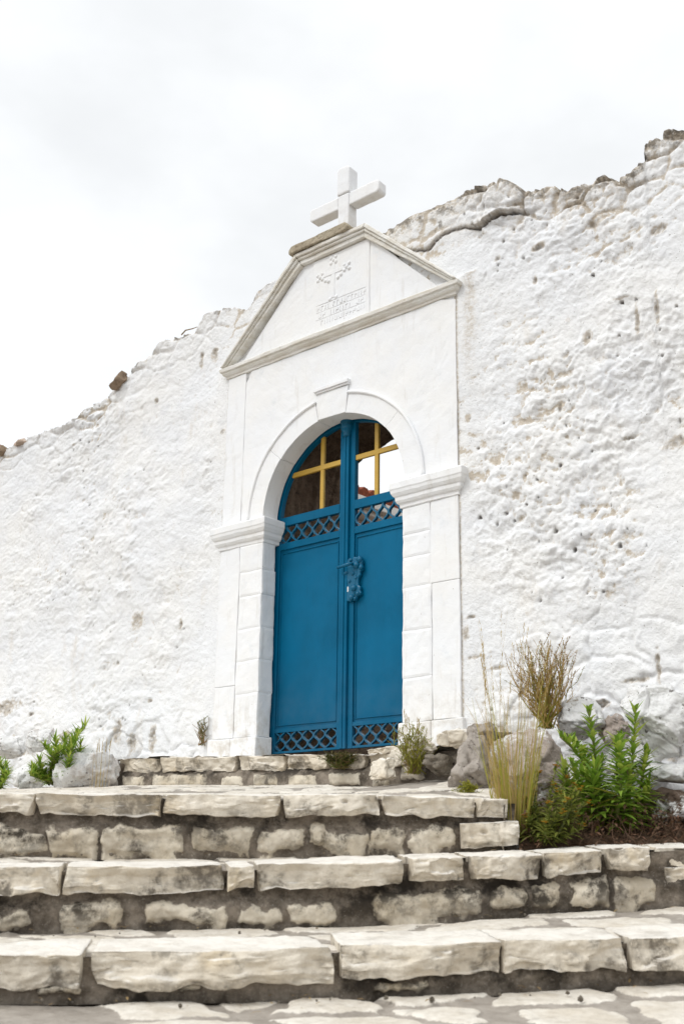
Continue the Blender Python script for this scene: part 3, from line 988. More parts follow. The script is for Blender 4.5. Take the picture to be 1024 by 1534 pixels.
for side in (-1, 1):
    if side < 0: xo, xi = xc - GR, XM - .036
    else: xo, xi = xc + GR, XM + .016
    x0, x1 = min(xo, xi), max(xo, xi)
    fw = .048
    m = MB()
    # stiles and rails
    zo = ZS
    m.box(min(xo, xo - side * fw), max(xo, xo - side * fw), GY, GY + .04, .004, zo)
    zt_i = ZS + math.sqrt(max(0, (GR - .045) ** 2 - (xi - xc) ** 2)) - .002
    m.box(min(xi, xi - side * -.042), max(xi, xi - side * -.042), GY - .001, GY + .041, .004, zt_i)
    xa_, xb_ = (xo + fw + .0004, xi - .0424) if side < 0 else (xi + .0424, xo - fw - .0004)
    for (za, zb, yy) in ((.004, .020, 0), (.150, .178, .001), (1.494, 1.545, .001), (1.676, 1.742, -.004)):
        m.box(xa_, xb_, GY + yy, GY + .038, za, zb)
    # arched head
    arcp, arcq = [], []
    ai = math.acos(max(-1, min(1, (xi - xc) / GR)))
    a0, a1 = (PI, ai) if side < 0 else (0, ai)
    for k in range(33):
        a = a0 + (a1 - a0) * k / 32
        arcp.append((xc + GR * math.cos(a), ZS + .0005 + GR * math.sin(a))); arcq.append((xc + (GR - .044) * math.cos(a), ZS + .0005 + (GR - .044) * math.sin(a)))
    V = [(x, y, z) for y in (GY - .003, GY + .039) for x, z in arcp + arcq]
    n = 33
    F_ = []
    for i in range(n - 1):
        F_ += [(i, i + 1, n + i + 1, n + i), (2 * n + i, 3 * n + i, 3 * n + i + 1, 2 * n + i + 1), (i, 2 * n + i, 2 * n + i + 1, i + 1), (n + i, n + i + 1, 3 * n + i + 1, 3 * n + i)]
    F_ += [(0, n, 3 * n, 2 * n), (n - 1, 3 * n - 1, 4 * n - 1, 2 * n - 1)]
    m.add(V, F_)
    leaf = sh_(m, 'gate_leaf', M_BLUE, gate, bevel=.002, segs=1)
    # sheet panel with a raised border bead
    m = MB()
    m.box(xa_ - .003, xb_ + .003, GY + .014, GY + .024, .1765, 1.496)
    bxs = (xa_ + .010, xb_ - .010, .196, 1.470)
    t_ = .008
    m.box(bxs[0], bxs[0] + t_, GY + .006, GY + .015, bxs[2], bxs[3]); m.box(bxs[1] - t_, bxs[1], GY + .006, GY + .015, bxs[2], bxs[3])
    m.box(bxs[0] + t_, bxs[1] - t_, GY + .0065, GY + .015, bxs[2], bxs[2] + t_); m.box(bxs[0] + t_, bxs[1] - t_, GY + .0065, GY + .015, bxs[3] - t_, bxs[3])
    sh_(m, 'panel', M_BLUE, leaf, bevel=.0025, segs=1, sub=.10, wob=.0022)
    lattice(xa_, xb_, .0195, .151, .104, 'lattice', leaf)
    lattice(xa_, xb_, 1.5445, 1.6765, .13, 'lattice', leaf)
    m = MB()
    xg = .842 if side < 0 else 1.342
    ztop = ZS + math.sqrt((GR - .04) ** 2 - (xg - xc) ** 2)
    m.box(xg - .017, xg + .017, GY + .008, GY + .030, 1.741, ztop)
    zg = 2.065
    xe = xc + side * (math.sqrt((GR - .04) ** 2 - (zg - ZS) ** 2))
    e0, e1 = (xe, xi - .041) if side < 0 else (xi + .041, xe)
    m.box(e0, e1, GY + .006, GY + .028, zg - .019, zg + .019)
    sh_(m, 'cross_bar', M_GOLD, leaf, bevel=.002, segs=1)
    if side > 0:
        # ornate cast lock plate with lever and keyhole
        m = MB()
        oz = [(1.108, 1.300), (1.128, 1.318), (1.150, 1.306), (1.168, 1.322), (1.195, 1.312), (1.212, 1.322), (1.236, 1.305), (1.250, 1.278), (1.240, 1.255), (1.252, 1.235), (1.246, 1.212),
              (1.225, 1.200), (1.232, 1.182), (1.214, 1.165), (1.210, 1.135), (1.214, 1.108), (1.232, 1.095), (1.228, 1.068), (1.240, 1.050), (1.222, 1.030), (1.205, 1.034),
              (1.196, 1.008), (1.176, 1.000), (1.164, 1.016), (1.148, .998), (1.130, 1.010), (1.118, 1.004), (1.108, 1.02), (1.108, 1.09), (1.116, 1.13), (1.108, 1.17), (1.112, 1.23)]
        m.prism(oz, GY - .020, GY + .006)
        lp = sh_(m, 'lock_plate', M_BLUE2, leaf, bevel=.007, segs=2, sub=.03, wob=.002)
        m = MB()
        for (x, z, r_) in ((1.225, 1.29, .022), (1.235, 1.232, .020), (1.155, 1.03, .024), (1.21, 1.05, .018), (1.195, 1.255, .028), (1.165, 1.20, .016), (1.19, 1.165, .014), (1.175, 1.095, .026), (1.135, 1.150, .014), (1.205, 1.30, .014), (1.185, 1.02, .013), (1.145, 1.30, .015)):
            m.lathe((x, GY - .018, z), [(.002, -r_), (r_ * .7, -r_ * .7), (r_, 0), (r_ * .7, r_ * .7), (.002, r_)], 12)
        m.tube([(1.225, GY - .016, 1.29), (1.195, GY - .016, 1.255), (1.19, GY - .016, 1.165), (1.175, GY - .016, 1.095), (1.185, GY - .016, 1.02)], .010, 8)
        sh_(m, 'cast_ornament', M_BLUE2, lp, smooth=True)
        m = MB()
        m.tube([(1.175, GY - .02, 1.262), (1.172, GY - .062, 1.262), (1.150, GY - .068, 1.258), (1.06, GY - .064, 1.252)], [.013, .012, .013, .011], 10)
        m.tube([(1.12, GY - .014, 1.215), (1.07, GY - .016, 1.212)], .014, 8)
        sh_(m, 'lever_handle', M_BLUE2, lp, smooth=True)
        m = MB(); m.box(1.117, 1.128, GY - .0235, GY - .018, 1.075, 1.112)
        sh_(m, 'keyhole_cover', M_KEY, lp, bevel=.002, segs=1)
# meeting post with a small capital
m = MB()
m.box(XM - .0345, XM + .0145, GY - .022, GY + .020, .004, 2.30)
m.box(XM - .028, XM - .010, GY - .030, GY - .021, .006, 2.27)
post = sh_(m, 'meeting_post', M_BLUE, gate, bevel=.003, segs=1)
m = MB()
m.lathe((XM - .012, GY - .008, 2.235), [(.028, 0), (.034, .012), (.030, .03), (.046, .055), (.050, .085), (.040, .10), (.052, .112), (.052, .138), (.04, .146)], 18)
sh_(m, 'post_capital', M_BLUE2, post, smooth=True)

# ================================================================= STEPS
bmt = bmesh.new()
bmesh.ops.create_cube(bmt, size=2)
bmesh.ops.subdivide_edges(bmt, edges=bmt.edges[:], cuts=39, use_grid_fill=True)
CUBE_V = np.array([v.co[:] for v in bmt.verts])
bmt.verts.index_update()
CUBE_F = [tuple(v.index for v in f.verts) for f in bmt.faces]
bmt.free()


def slab_part(A, B, thick, depth, parent, seed, mat=None, name='edge_slab', gap=.002, chips=9, proud=0.0):
    """rough split stone whose front top edge runs from A to B"""
    rg = np.random.default_rng(seed)
    A, B = np.array(A, float), np.array(B, float)
    t = B - A
    L = np.linalg.norm(t); t = t / L
    n = np.array([t[1], -t[0], 0.0]); n /= np.linalg.norm(n)
    if n @ (CAM - A) < 0: n = -n
    up = np.cross(t, n); up = up if up[2] > 0 else -up
    hx, hy, hz = L / 2 - gap, depth / 2, thick / 2
    p = CUBE_V * np.array([hx, hy, hz])        # x along, y back(-)..front(+), z
    cuts_ = []
    for i in range(chips):
        nz = rg.uniform(-.75, .4)
        nn = np.array([rg.uniform(-1, 1) * min(.35, .05 / L), 1.0, nz])
        nn /= np.linalg.norm(nn)
        c = np.array([rg.uniform(-hx, hx), hy - rg.uniform(.0, .014), hz * rg.uniform(.6, 1.0) if nz > 0 else -hz * rg.uniform(.2, .9)])
        cuts_.append((nn, nn @ c + .002))
    for sx_ in (-1, 1):
        nn = np.array([sx_ * 1.0, rg.uniform(-.1, .22), rg.uniform(-.4, .35)]); nn /= np.linalg.norm(nn)
        cuts_.append((nn, nn @ np.array([sx_ * hx * .995, hy * .6, 0]) ))
        nn = np.array([sx_ * rg.uniform(.5, .9), rg.uniform(.5, 1), rg.uniform(-.3, .3)]); nn /= np.linalg.norm(nn)
        cuts_.append((nn, nn @ np.array([sx_ * (hx - rg.uniform(-.006, .016)), hy - rg.uniform(0, .008), 0])))
    nn = np.array([0, .7, 1.0]); nn /= np.linalg.norm(nn)
    cuts_.append((nn, nn @ np.array([0, hy - .010, hz - .004])))
    for nn, dd in cuts_:
        s = p @ nn - dd
        p = p - np.maximum(s, 0)[:, None] * nn
    Wd = (A + B) / 2 - up * hz - n * (hy - proud) + p[:, :1] * t + p[:, 1:2] * n + p[:, 2:3] * up
    Wd = Wd + (.017 * fbm(Wd / .12, 4, seed, .58) * (CUBE_V[:, 1] > -.5))[:, None] * n + (.009 * fbm(Wd / .15, 4, seed + 5, .55))[:, None] * up \
        + (.0045 * fbm(Wd / .028, 4, seed + 9, .65) - .006 * np.exp(-(fbm(Wd / .14, 3, seed + 41) / .03) ** 2))[:, None] * (n + .5 * up)
    # split faces: shallow concave bites in the front
    fr = np.clip(CUBE_V[:, 1] * 3 - 1.6, 0, 1) * np.clip(1.25 - .9 * CUBE_V[:, 2], .25, 1)
    qq = np.stack([p[:, 0], p[:, 2] * 1.3, p[:, 0] * 0 + seed], -1)
    tb = fbm(qq / .15, 3, seed + 21) * 2.6
    bite = np.maximum(0, np.floor(tb) + sstep(0, .12, tb - np.floor(tb)) + .4) * .019 + np.maximum(0, fbm(qq / .06, 3, seed + 22)) * .022
    Wd = Wd - (fr * np.clip(bite, 0, .04))[:, None] * n
    # ragged lower lip
    low = np.clip(-CUBE_V[:, 2], 0, 1)
    Wd = Wd + (low * .014 * fbm(np.stack([p[:, 0], p[:, 0] * 0, p[:, 0] * 0], -1) / .07, 3, seed + 13))[:, None] * up
    gn = fbm(Wd / .10, 4, seed + 33, .62)
    ends = sstep(hx - .07, hx - .005, np.abs(p[:, 0]))
    gr = np.clip(np.maximum(.75 * sstep(-.25, .95, -CUBE_V[:, 2] * 1.0) * (CUBE_V[:, 1] > .2), .8 * ends) * sstep(-.30, .35, gn) + .9 * sstep(.16, .42, gn + .25 * fbm(Wd / .45, 2, 991)), 0, 1)
    return mesh(name, Wd, CUBE_F, mat or M_LIME, parent, smooth=True, attrs={'grime': gr})


def lerp_line(px, pts, dep):
    """edge polyline given as (px, py), depth dep(px) -> world points"""
    xs_ = [p[0] for p in pts]; ys_ = [p[1] for p in pts]
    return np.array([at(x, np.interp(x, xs_, ys_), dep(x)) for x in px])


def riser(name, pxs, topline, botline, dtop, dbot, stones, parent, seed, nv=44, back=.045, vtop=.30):
    n = len(pxs)
    T = lerp_line(pxs, topline, dtop); Bm = lerp_line(pxs, botline, dbot)
    nrm = np.array([-FW[0], -FW[1], 0]); nrm /= np.linalg.norm(nrm)
    v = np.linspace(0, 1, nv)[:, None, None]
    P = T[None] * (1 - v) + Bm[None] * v
    bk = .080 - (.080 - back) * sstep(vtop + .02, vtop + .30, v)
    P = P - nrm * bk
    P[-1] -= np.array([0, 0, .02])
    st = np.zeros((nv, n))
    pxg = np.broadcast_to(np.array(pxs)[None, :], (nv, n))
    vg = np.broadcast_to(np.linspace(0, 1, nv)[:, None], (nv, n))
    q = P
    wx = 12 * fbm(q / .13, 3, seed + 1) + 3 * fbm(q / .03, 2, seed + 3); wv = .20 * fbm(q / .12, 3, seed + 2) + .05 * fbm(q / .03, 2, seed + 6)
    hh = .012 * fbm(q / .10, 3, seed) + .006 * fbm(q / .03, 3, seed + 4)
    for (a, b, v0, v1) in stones:
        v0, v1 = vtop + (1 - vtop) * (v0 - .06), min(1.05, vtop + (1 - vtop) * (v1 + .04))
        a, b = a - 4, b + 4
        c, hw = (a + b) / 2, (b - a) / 2
        dx = (np.abs(pxg + wx - c) - hw) / 9.0
        dv = (np.abs(vg + wv - (v0 + v1) / 2) - (v1 - v0) / 2) / .13
        d = np.maximum(dx, dv) + .25 * np.minimum(np.exp(dx), np.exp(dv)) * (dx > -1) * (dv > -1)
        k = 1 - sstep(-.8, .5, d + .15 * fbm(q / .04, 3, seed + 15))
        st = np.maximum(st, k)
    tl = .012 * fbm(q / .2, 2, seed + 8)
    P = P + ((hh + st * (.026 + tl + .013 * fbm(q / .06, 4, seed + 12)))[..., None]) * nrm
    return mesh(name, P.reshape(-1, 3), grid_faces(nv, n), M_RISER, parent, smooth=True, attrs={'stone': st.ravel(), 'shade_stain': np.clip(1.35 - 1.6 * (vg - vtop) + .9 * fbm(q / .35, 3, seed + 31), 0, 1).ravel()})  # shade of the slab overhang painted in with the staining, fading downward


def tread(name, Fr, Bk, parent, seed, ns, nt, cell=(.34, .22), lift=.010, thr=.13, drop=.012, mat=None):
    """paved surface between front polyline Fr and back polyline Bk (same number of points)"""
    t = np.linspace(0, 1, nt)[:, None, None]
    idx = np.linspace(0, len(Fr) - 1, ns)
    f_ = np.stack([np.interp(idx, np.arange(len(Fr)), Fr[:, k]) for k in range(3)], -1)
    b_ = np.stack([np.interp(idx, np.arange(len(Bk)), Bk[:, k]) for k in range(3)], -1)
    P = f_[None] * (1 - t) + b_[None] * t
    q = P.copy(); q[..., 2] = 0
    wn = np.stack([fbm(q / .18, 3, seed + 3), fbm(q / .18, 3, seed + 4)], -1)
    along = P @ np.array([r0[0], r0[1], 0]); away = P @ np.array([-r0[1], r0[0], 0])
    F1, F2, ID = worley2(along / cell[0] + .22 * wn[..., 0], away / cell[1] + .22 * wn[..., 1], seed)
    e = F2 - F1 + .08 * fbm(q / .05, 3, seed + 5)
    st = sstep(thr, thr + .14, e) * (ID > .12)
    P[..., 2] += -drop + st * (lift + .010 * (ID - .5)) + .007 * fbm(q / .25, 3, seed) + .003 * fbm(q / .04, 3, seed + 1)
    return mesh(name, P.reshape(-1, 3), grid_faces(nt, ns), mat or M_TREAD, parent, smooth=True, attrs={'stone': st.ravel()})


def dline(a, b):
    """depth linear in px"""
    return lambda x: np.interp(x, [a[0], b[0]], [a[1], b[1]])


# --- doorstep in front of the gate
YL = -.36
dstep = empty('doorstep', tuple(onY(360, 1178, YL)), 'low stone doorstep of rough slabs directly under the blue gate', 'step')
land_top = [(150, 1138), (172, 1137), (236, 1134), (352, 1132), (420, 1131), (540, 1129), (560, 1128), (640, 1118), (700, 1103), (745, 1098)]
sl = [(172, 232, 1137, 1136, 22), (236, 349, 1134, 1133, 21), (351, 419, 1132, 1132, 20), (421, 486, 1131, 1130, 19), (488, 541, 1131, 1130, 18), (543, 607, 1124, 1114, 26)]
for i, (a, b, ya, yb, th) in enumerate(sl):
    A, B = onY(a, ya, YL), onY(b, yb, YL)
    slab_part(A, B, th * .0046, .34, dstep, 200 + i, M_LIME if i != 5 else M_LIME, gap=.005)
# riser and top surface of the doorstep
pxs = np.arange(166, 700, 2.0)
T = np.array([onY(x, np.interp(x, [150, 540, 600, 720], [1148, 1142, 1132, 1118]), YL + .05) for x in pxs])
Bm = np.array([onY(x, np.interp(x, [150, 540, 720], [1182, 1180, 1175]), YL + .03) for x in pxs])
nv = 18
v = np.linspace(0, 1, nv)[:, None, None]
P = T[None] * (1 - v) + Bm[None] * v
pxg = np.broadcast_to(pxs[None], (nv, len(pxs))); vg = np.broadcast_to(np.linspace(0, 1, nv)[:, None], (nv, len(pxs)))
st = np.zeros((nv, len(pxs)))
for (a, b, v0, v1) in [(184, 218, .45, .95), (230, 312, .40, .92), (334, 366, .5, .95), (382, 418, .42, .92), (434, 474, .48, .95), (494, 540, .4, .9), (558, 585, .25, .95), (600, 640, .2, .8)]:
    dx = (np.abs(pxg + 4 * fbm(P / .06, 3, 7) - (a + b) / 2) - (b - a) / 2) / 6; dv = (np.abs(vg + .12 * fbm(P / .05, 3, 8) - (v0 + v1) / 2) - (v1 - v0) / 2) / .16
    st = np.maximum(st, 1 - sstep(-.7, .4, np.maximum(dx, dv)))
P[..., 1] += .05 * (1 - sstep(.0, .45, vg))
P[..., 1] -= .010 * fbm(P / .08, 3, 9) + st * .026
mesh('riser', P.reshape(-1, 3), grid_faces(nv, len(pxs)), M_RISER, dstep, attrs={'stone': st.ravel(), 'shade_stain': np.clip(1.35 - 1.3 * vg, 0, 1).ravel()})  # riser colour darkened at the top for the doorstep slabs' shade
pxs2 = np.linspace(168, 760, 60)
Fr = np.array([onY(x, np.interp(x, [p[0] for p in land_top], [p[1] for p in land_top]), YL + .02) for x in pxs2])
Bk = Fr.copy(); Bk[:, 1] = .17
tread('paving', Fr, Bk, dstep, 31, 160, 40, cell=(.22, .18))
# left end of the doorstep
c0 = onY(170, 1140, YL)
m = MB(); m.box(c0[0] - .03, c0[0] + .05, YL + .03, .05, c0[2] - .26, c0[2] - .015)
m.build('end_block', M_RISER, dstep, bevel=.012, sub=.04, wob=.015)
# stones that climb from the doorstep to the right of the gate
for i, (px, py, sx_, sz_, dep) in enumerate([(628, 1120, 0.16, .085, 5.95), (679, 1106, .18, .10, 5.75)]):
    pass


def ellipsoid(n=5):
    bm = bmesh.new()
    bmesh.ops.create_icosphere(bm, subdivisions=n, radius=1)
    V = np.array([v.co[:] for v in bm.verts]); F_ = [tuple(v.index for v in f.verts) for f in bm.faces]
    bm.free()
    return V, F_


ICO = ellipsoid(5)
ICO4 = ellipsoid(4)


def rock(name, px, py, dep, size, mat, seed, rot=(0, 0, 0), facets=10, parent=None, rough=.05, ico=None, boxy=.75):
    """rock centred on the line of sight px,py at depth dep; size = half extents (along picture, away, up)"""
    rg = np.random.default_rng(seed)
    V, F_ = ico or ICO
    p = np.sign(V) * np.abs(V) ** boxy
    for i in range(facets):
        nn = rg.normal(size=3); nn /= np.linalg.norm(nn)
        dd = rg.uniform(.62, .92)
        s = p @ nn - dd
        p = p - np.maximum(s, 0)[:, None] * nn
    p = p * (1 + .10 * fbm(V / .55 + seed, 3, seed)[:, None] + .04 * fbm(V / .14 + seed, 3, seed + 1)[:, None])
    p = p * np.array(size)
    Mr = np.array(Matrix.Rotation(rot[2], 3, 'Z') @ Matrix.Rotation(rot[1], 3, 'Y') @ Matrix.Rotation(rot[0], 3, 'X'))
    p = p @ Mr.T
    ax = np.array([[r0[0], r0[1], 0], [-r0[1], r0[0], 0], [0, 0, 1]])
    c = at(px, py, dep)
    p = p @ ax + c
    p = p + (rough * .35 * fbm(p / .09, 4, seed + 7) + .016 * fbm(p / .05, 4, seed + 9, .7) - .030 * np.abs(fbm(p / .12, 3, seed + 11)) - .022 * np.exp(-(fbm(p / .19, 3, seed + 13) / .035) ** 2))[:, None] * (p - c) / (np.linalg.norm(p - c, axis=1)[:, None] + 1e-6)
    return mesh(name, p, F_, mat, parent, smooth=True, loc=None if parent else (c[0], c[1], p[:, 2].min()))


tag(rock('rubble_stone', 630, 1121, 5.93, (.10, .09, .055), M_LIME2, 301, facets=8), 'small squarish stone at the foot of the right jamb', 'stone', 'rubble stones beside the doorstep')
tag(rock('rubble_stone', 679, 1107, 5.72, (.105, .09, .058), M_LIME, 302, facets=8, rot=(0, -.15, 0)), 'rounded pale stone just right of the gateway plinth', 'stone', 'rubble stones beside the doorstep')
tag(rock('rubble_stone', 655, 1146, 5.8, (.12, .08, .06), M_TANG, 303, facets=9), 'low shaded grey stone under the rounded pale one', 'stone', 'rubble stones beside the doorstep')
tag(rock('rubble_stone', 575, 1152, 5.95, (.09, .07, .08), M_LIME2, 304, facets=12), 'broken chunk of stone leaning under the raised doorstep slab', 'stone', 'rubble stones beside the doorstep')
tag(rock('rubble_stone', 722, 1098, 5.6, (.09, .09, .05), M_GREY, 305, facets=9), 'flat grey stone on top of the pointed boulder', 'stone', 'rubble stones beside the doorstep')

# --- broad platform step
D1 = dline((-700, 4.02), (770, 4.22))
e1 = [(-700, 1190), (0, 1191), (400, 1194), (570, 1193), (770, 1199)]
b1 = [(-700, 1284), (0, 1281), (400, 1281), (700, 1272), (790, 1268)]
plat = empty('platform_step', tuple(at(380, 1281, 4.2)), 'broad upper stone step with thick pale edge slabs reaching back to the doorstep', 'step')
slabs1 = [(-420, -250), (-248, -62), (-60, 49), (51, 239), (243, 421), (424, 570), (574, 714), (717, 764)]
for i, (a, b) in enumerate(slabs1):
    dy = [0, 0, 2, 0, 0, 0, -2, 0][i]
    A, B = lerp_line([a, b], e1, D1)
    A = A + np.array([0, 0, .006]); B = B + np.array([0, 0, .006])
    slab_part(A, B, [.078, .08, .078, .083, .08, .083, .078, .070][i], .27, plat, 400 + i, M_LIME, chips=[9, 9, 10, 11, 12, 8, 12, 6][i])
pxs = np.arange(-430, 777, 2.0)
riser('riser', pxs, [(x, y + 5) for x, y in e1], b1, D1, D1,
      [(-400, -300, .3, .98), (-280, -150, .3, .98), (-120, -30, .3, .98), (-20, 56, .42, .98), (66, 146, .32, .98), (157, 268, .34, .97), (291, 369, .36, .95), (388, 452, .46, .92), (465, 487, .40, .85), (492, 546, .40, .9),
       (555, 604, .36, .95), (617, 680, .34, .9)], plat, 500)
slab_part(at(690, 1234, 4.17), at(779, 1230, 4.17), .098, .30, plat, 450, M_LIME, name='corner_stone', chips=6)
pxs2 = np.linspace(-700, 765, 80)
Fr = lerp_line(pxs2, e1, D1) - np.array([0, 0, .004])
Fr = Fr + .12 * np.array([-r0[1], r0[0], 0])
Bk = np.array([onY(x, np.interp(x, [-700, 0, 170, 560, 640, 780], [1186, 1180, 1176, 1175, 1168, 1165]), np.interp(x, [-700, 150, 190, 700], [.12, .12, YL + .05, YL + .05])) for x in pxs2])
tread('paving', Fr, Bk, plat, 37, 620, 150, cell=(.36, .30))
# right flank of the platform, behind the plants
e_ = lerp_line([764], e1, D1)[0]
nb_ = Bk[-1]
V, gx, gz = [], 40, 12
for j in range(gz):
    for i in range(gx):
        p = e_ * (1 - i / (gx - 1)) + nb_ * i / (gx - 1)
        p = p - np.array([r0[0], r0[1], 0]) * .03 - np.array([0, 0, .02 + .30 * j / (gz - 1)])
        V.append(p)
V = np.array(V)
V = V + (.03 * fbm(V / .12, 3, 44))[:, None] * np.array([r0[0], r0[1], 0])
mesh('flank', V, grid_faces(gz, gx), M_RISER, plat, attrs={'stone': sstep(.05, .3, fbm(V / .15, 3, 46)), 'shade_stain': np.full(len(V), .6)})

# --- middle step
D2 = dline((-700, 3.35), (977, 3.95))
e2 = [(-700, 1312), (0, 1303), (94, 1302), (340, 1301), (500, 1297), (616, 1290), (707, 1287), (818, 1282), (977, 1272), (1200, 1262)]
b2 = [(-700, 1404), (0, 1394), (500, 1388), (750, 1372), (1000, 1357), (1200, 1350)]
mid = empty('middle_step', tuple(at(500, 1390, 3.75)), 'middle stone step with stained thick edge slabs below the platform', 'step')
sl2 = [(-420, -240, .1), (-236, -55, .1), (-50, 91, .090), (94, 338, .094), (341, 383, .080), (386, 606, .090), (617, 700, .088), (708, 815, .086), (819, 908, .082), (915, 976, .082)]
for i, (a, b, th) in enumerate(sl2):
    A, B = lerp_line([a, b], e2, D2)
    A = A + np.array([0, 0, .006]); B = B + np.array([0, 0, .006])
    slab_part(A, B, th, .30, mid, 600 + i, M_LIME2 if i in (1, 2, 3, 7, 8) else M_LIME, chips=11)
slab_part(at(981, 1271, 4.02), at(1110, 1268, 4.02), .066, .3, mid, 640, M_LIME, chips=8)
slab_part(at(999, 1300, 3.98), at(1110, 1296, 3.98), .13, .25, mid, 641, M_LIME, name='corner_stone', chips=8)
pxs = np.arange(-430, 1110, 2.0)
riser('riser', pxs, [(x, y + 6) for x, y in e2], b2, D2, D2,
      [(-400, -280, .3, .95), (-250, -120, .35, .95), (-60, 38, .42, .92), (88, 176, .30, .92), (222, 336, .42, .92), (362, 420, .45, .85), (436, 500, .38, .95), (560, 722, .24, .97), (743, 786, .16, .92), (801, 838, .1, .92), (857, 912, .12, .85), (925, 985, .2, .92)], mid, 700, vtop=.38)
pxs2 = np.linspace(-700, 1130, 80)
Fr = lerp_line(pxs2, e2, D2) - np.array([0, 0, .004]) + .12 * np.array([-r0[1], r0[0], 0])
Bk = lerp_line(pxs2, [(-700, 1284), (0, 1280), (400, 1280), (770, 1266), (850, 1262), (1130, 1256)], dline((-700, 4.05), (1130, 4.6)))
tread('paving', Fr, Bk, mid, 57, 700, 90, cell=(.40, .20))

# --- lower step
D3 = dline((-700, 2.85), (1024, 3.28))
e3 = [(-700, 1452), (0, 1437), (137, 1432), (500, 1428), (515, 1422), (755, 1416), (940, 1412), (1024, 1409), (1250, 1404)]
b3 = [(-700, 1513), (0, 1501), (500, 1497), (760, 1486), (1024, 1475), (1250, 1468)]
low = empty('lower_step', tuple(at(500, 1505, 3.15)), 'lowest stone step nearest the viewer with long blunt edge slabs', 'step')
sl3 = [(-420, -230, .11), (-226, -62, .11), (-58, 122, .098), (134, 504, .105), (512, 755, .098), (758, 944, .095), (949, 1120, .095)]
for i, (a, b, th) in enumerate(sl3):
    A, B = lerp_line([a, b], e3, D3)
    A = A + np.array([0, 0, .006]); B = B + np.array([0, 0, .006])
    slab_part(A, B, th, .34, low, 800 + i, M_LIME2 if i in (2, 6) else M_LIME, chips=13)
pxs = np.arange(-430, 1130, 2.0)
riser('riser', pxs, [(x, y + 7) for x, y in e3], b3, D3, D3, [(-380, -250, .3, .8), (8, 36, .1, .55), (55, 110, .25, .7), (260, 300, .5, .75), (560, 640, .55, .85)], low, 900, nv=40, back=.06, vtop=.45)
pxs2 = np.linspace(-700, 1200, 80)
Fr = lerp_line(pxs2, e3, D3) - np.array([0, 0, .004]) + .12 * np.array([-r0[1], r0[0], 0])
Bk = lerp_line(pxs2, [(x, y) for x, y in b2], lambda x: D2(x) + .02)
tread('paving', Fr, Bk, low, 67, 760, 110, cell=(.42, .24))

# --- flagged path at the bottom, big ground sheet, terrain behind
Fr = np.array([at(x, 2600, 1.15) for x in np.linspace(-900, 1900, 60)])
Bk = lerp_line(np.linspace(-700, 1250, 60), b3, lambda x: D3(x) + .03)
zp = Bk[:, 2].mean()
Fr[:, 2] = zp - .02
Bk[:, 2] += .0
pth = tread('path', Fr, Bk, None, 77, 520, 240, cell=(.36, .27), thr=.12)
tag(pth, kind='structure')
g = []
n_ = 60
gx = np.linspace(-1, 1, n_)
gxs = np.sign(gx) * np.abs(gx) ** 3 * 400
X_, Y_ = np.meshgrid(gxs + 3, gxs - 3)
Z_ = np.full_like(X_, zp - .06) + .25 * fbm(np.stack([X_, Y_, X_ * 0], -1) / 9, 3, 9) * sstep(8, 20, np.hypot(X_ - 3, Y_ + 3))
gnd = mesh('ground', np.stack([X_, Y_, Z_], -1).reshape(-1, 3), grid_faces(n_, n_), M_EARTH, None)
tag(gnd, kind='structure')
# raised courtyard behind the wall with a rough bank opposite the gate
nx_, ny_ = 150, 110
X_, Y_ = np.meshgrid(np.linspace(-14, 12, nx_), np.concatenate([np.linspace(.155, 4, 70), np.linspace(4.2, 24, 40)]))
q = np.stack([X_, Y_, X_ * 0], -1)
Z_ = -.04 + SH * np.clip(X_ - 1, -2, 2) + .03 * fbm(q / .4, 3, 3) + (.95 + .12 * fbm(q / .5, 3, 4)) * sstep(1.25, 2.9, Y_) * (1 - .3 * sstep(4, 9, Y_)) + .07 * fbm(q / .2, 3, 5) * sstep(1.2, 2, Y_)
cy = mesh('courtyard', np.stack([X_, Y_, Z_], -1).reshape(-1, 3), grid_faces(ny_, nx_), M_EARTH, None)
tag(cy, kind='structure')

# --- soil bed at the foot of the wall on the right
pxs2 = np.linspace(776, 1250, 50)
Fr = np.array([at(x, np.interp(x, [700, 770, 900, 1250], [1266, 1262, 1259, 1256]), np.interp(x, [700, 1250], [4.12, 4.55])) for x in pxs2])
Bk = np.array([onY(x, np.interp(x, [700, 800, 900, 1000, 1250], [1150, 1158, 1185, 1215, 1240]), .05) for x in pxs2])
t = np.linspace(0, 1, 60)[:, None, None]
P = Fr[None] * (1 - t) + Bk[None] * t
q = P.copy(); q[..., 2] = 0
P[..., 2] += .05 * fbm(q / .25, 3, 8) * sstep(0, .2, t[..., 0]) + .015 * fbm(q / .05, 3, 9)
P[0, :, 2] -= .09; P[1, :, 2] -= .012
soil = mesh('soil_bed', P.reshape(-1, 3), grid_faces(60, 50), M_SOIL, None)
tag(soil, kind='structure')
SOILP = P.reshape(-1, 3)


def soil_at(px, dep):
    """point of the soil bed under the column px at depth dep"""
    best, bz = None, 0
    c = at(px, 1190, dep)
    i = np.argmin((SOILP[:, 0] - c[0]) ** 2 + (SOILP[:, 1] - c[1]) ** 2)
    return np.array([c[0], c[1], SOILP[i, 2] - .01])


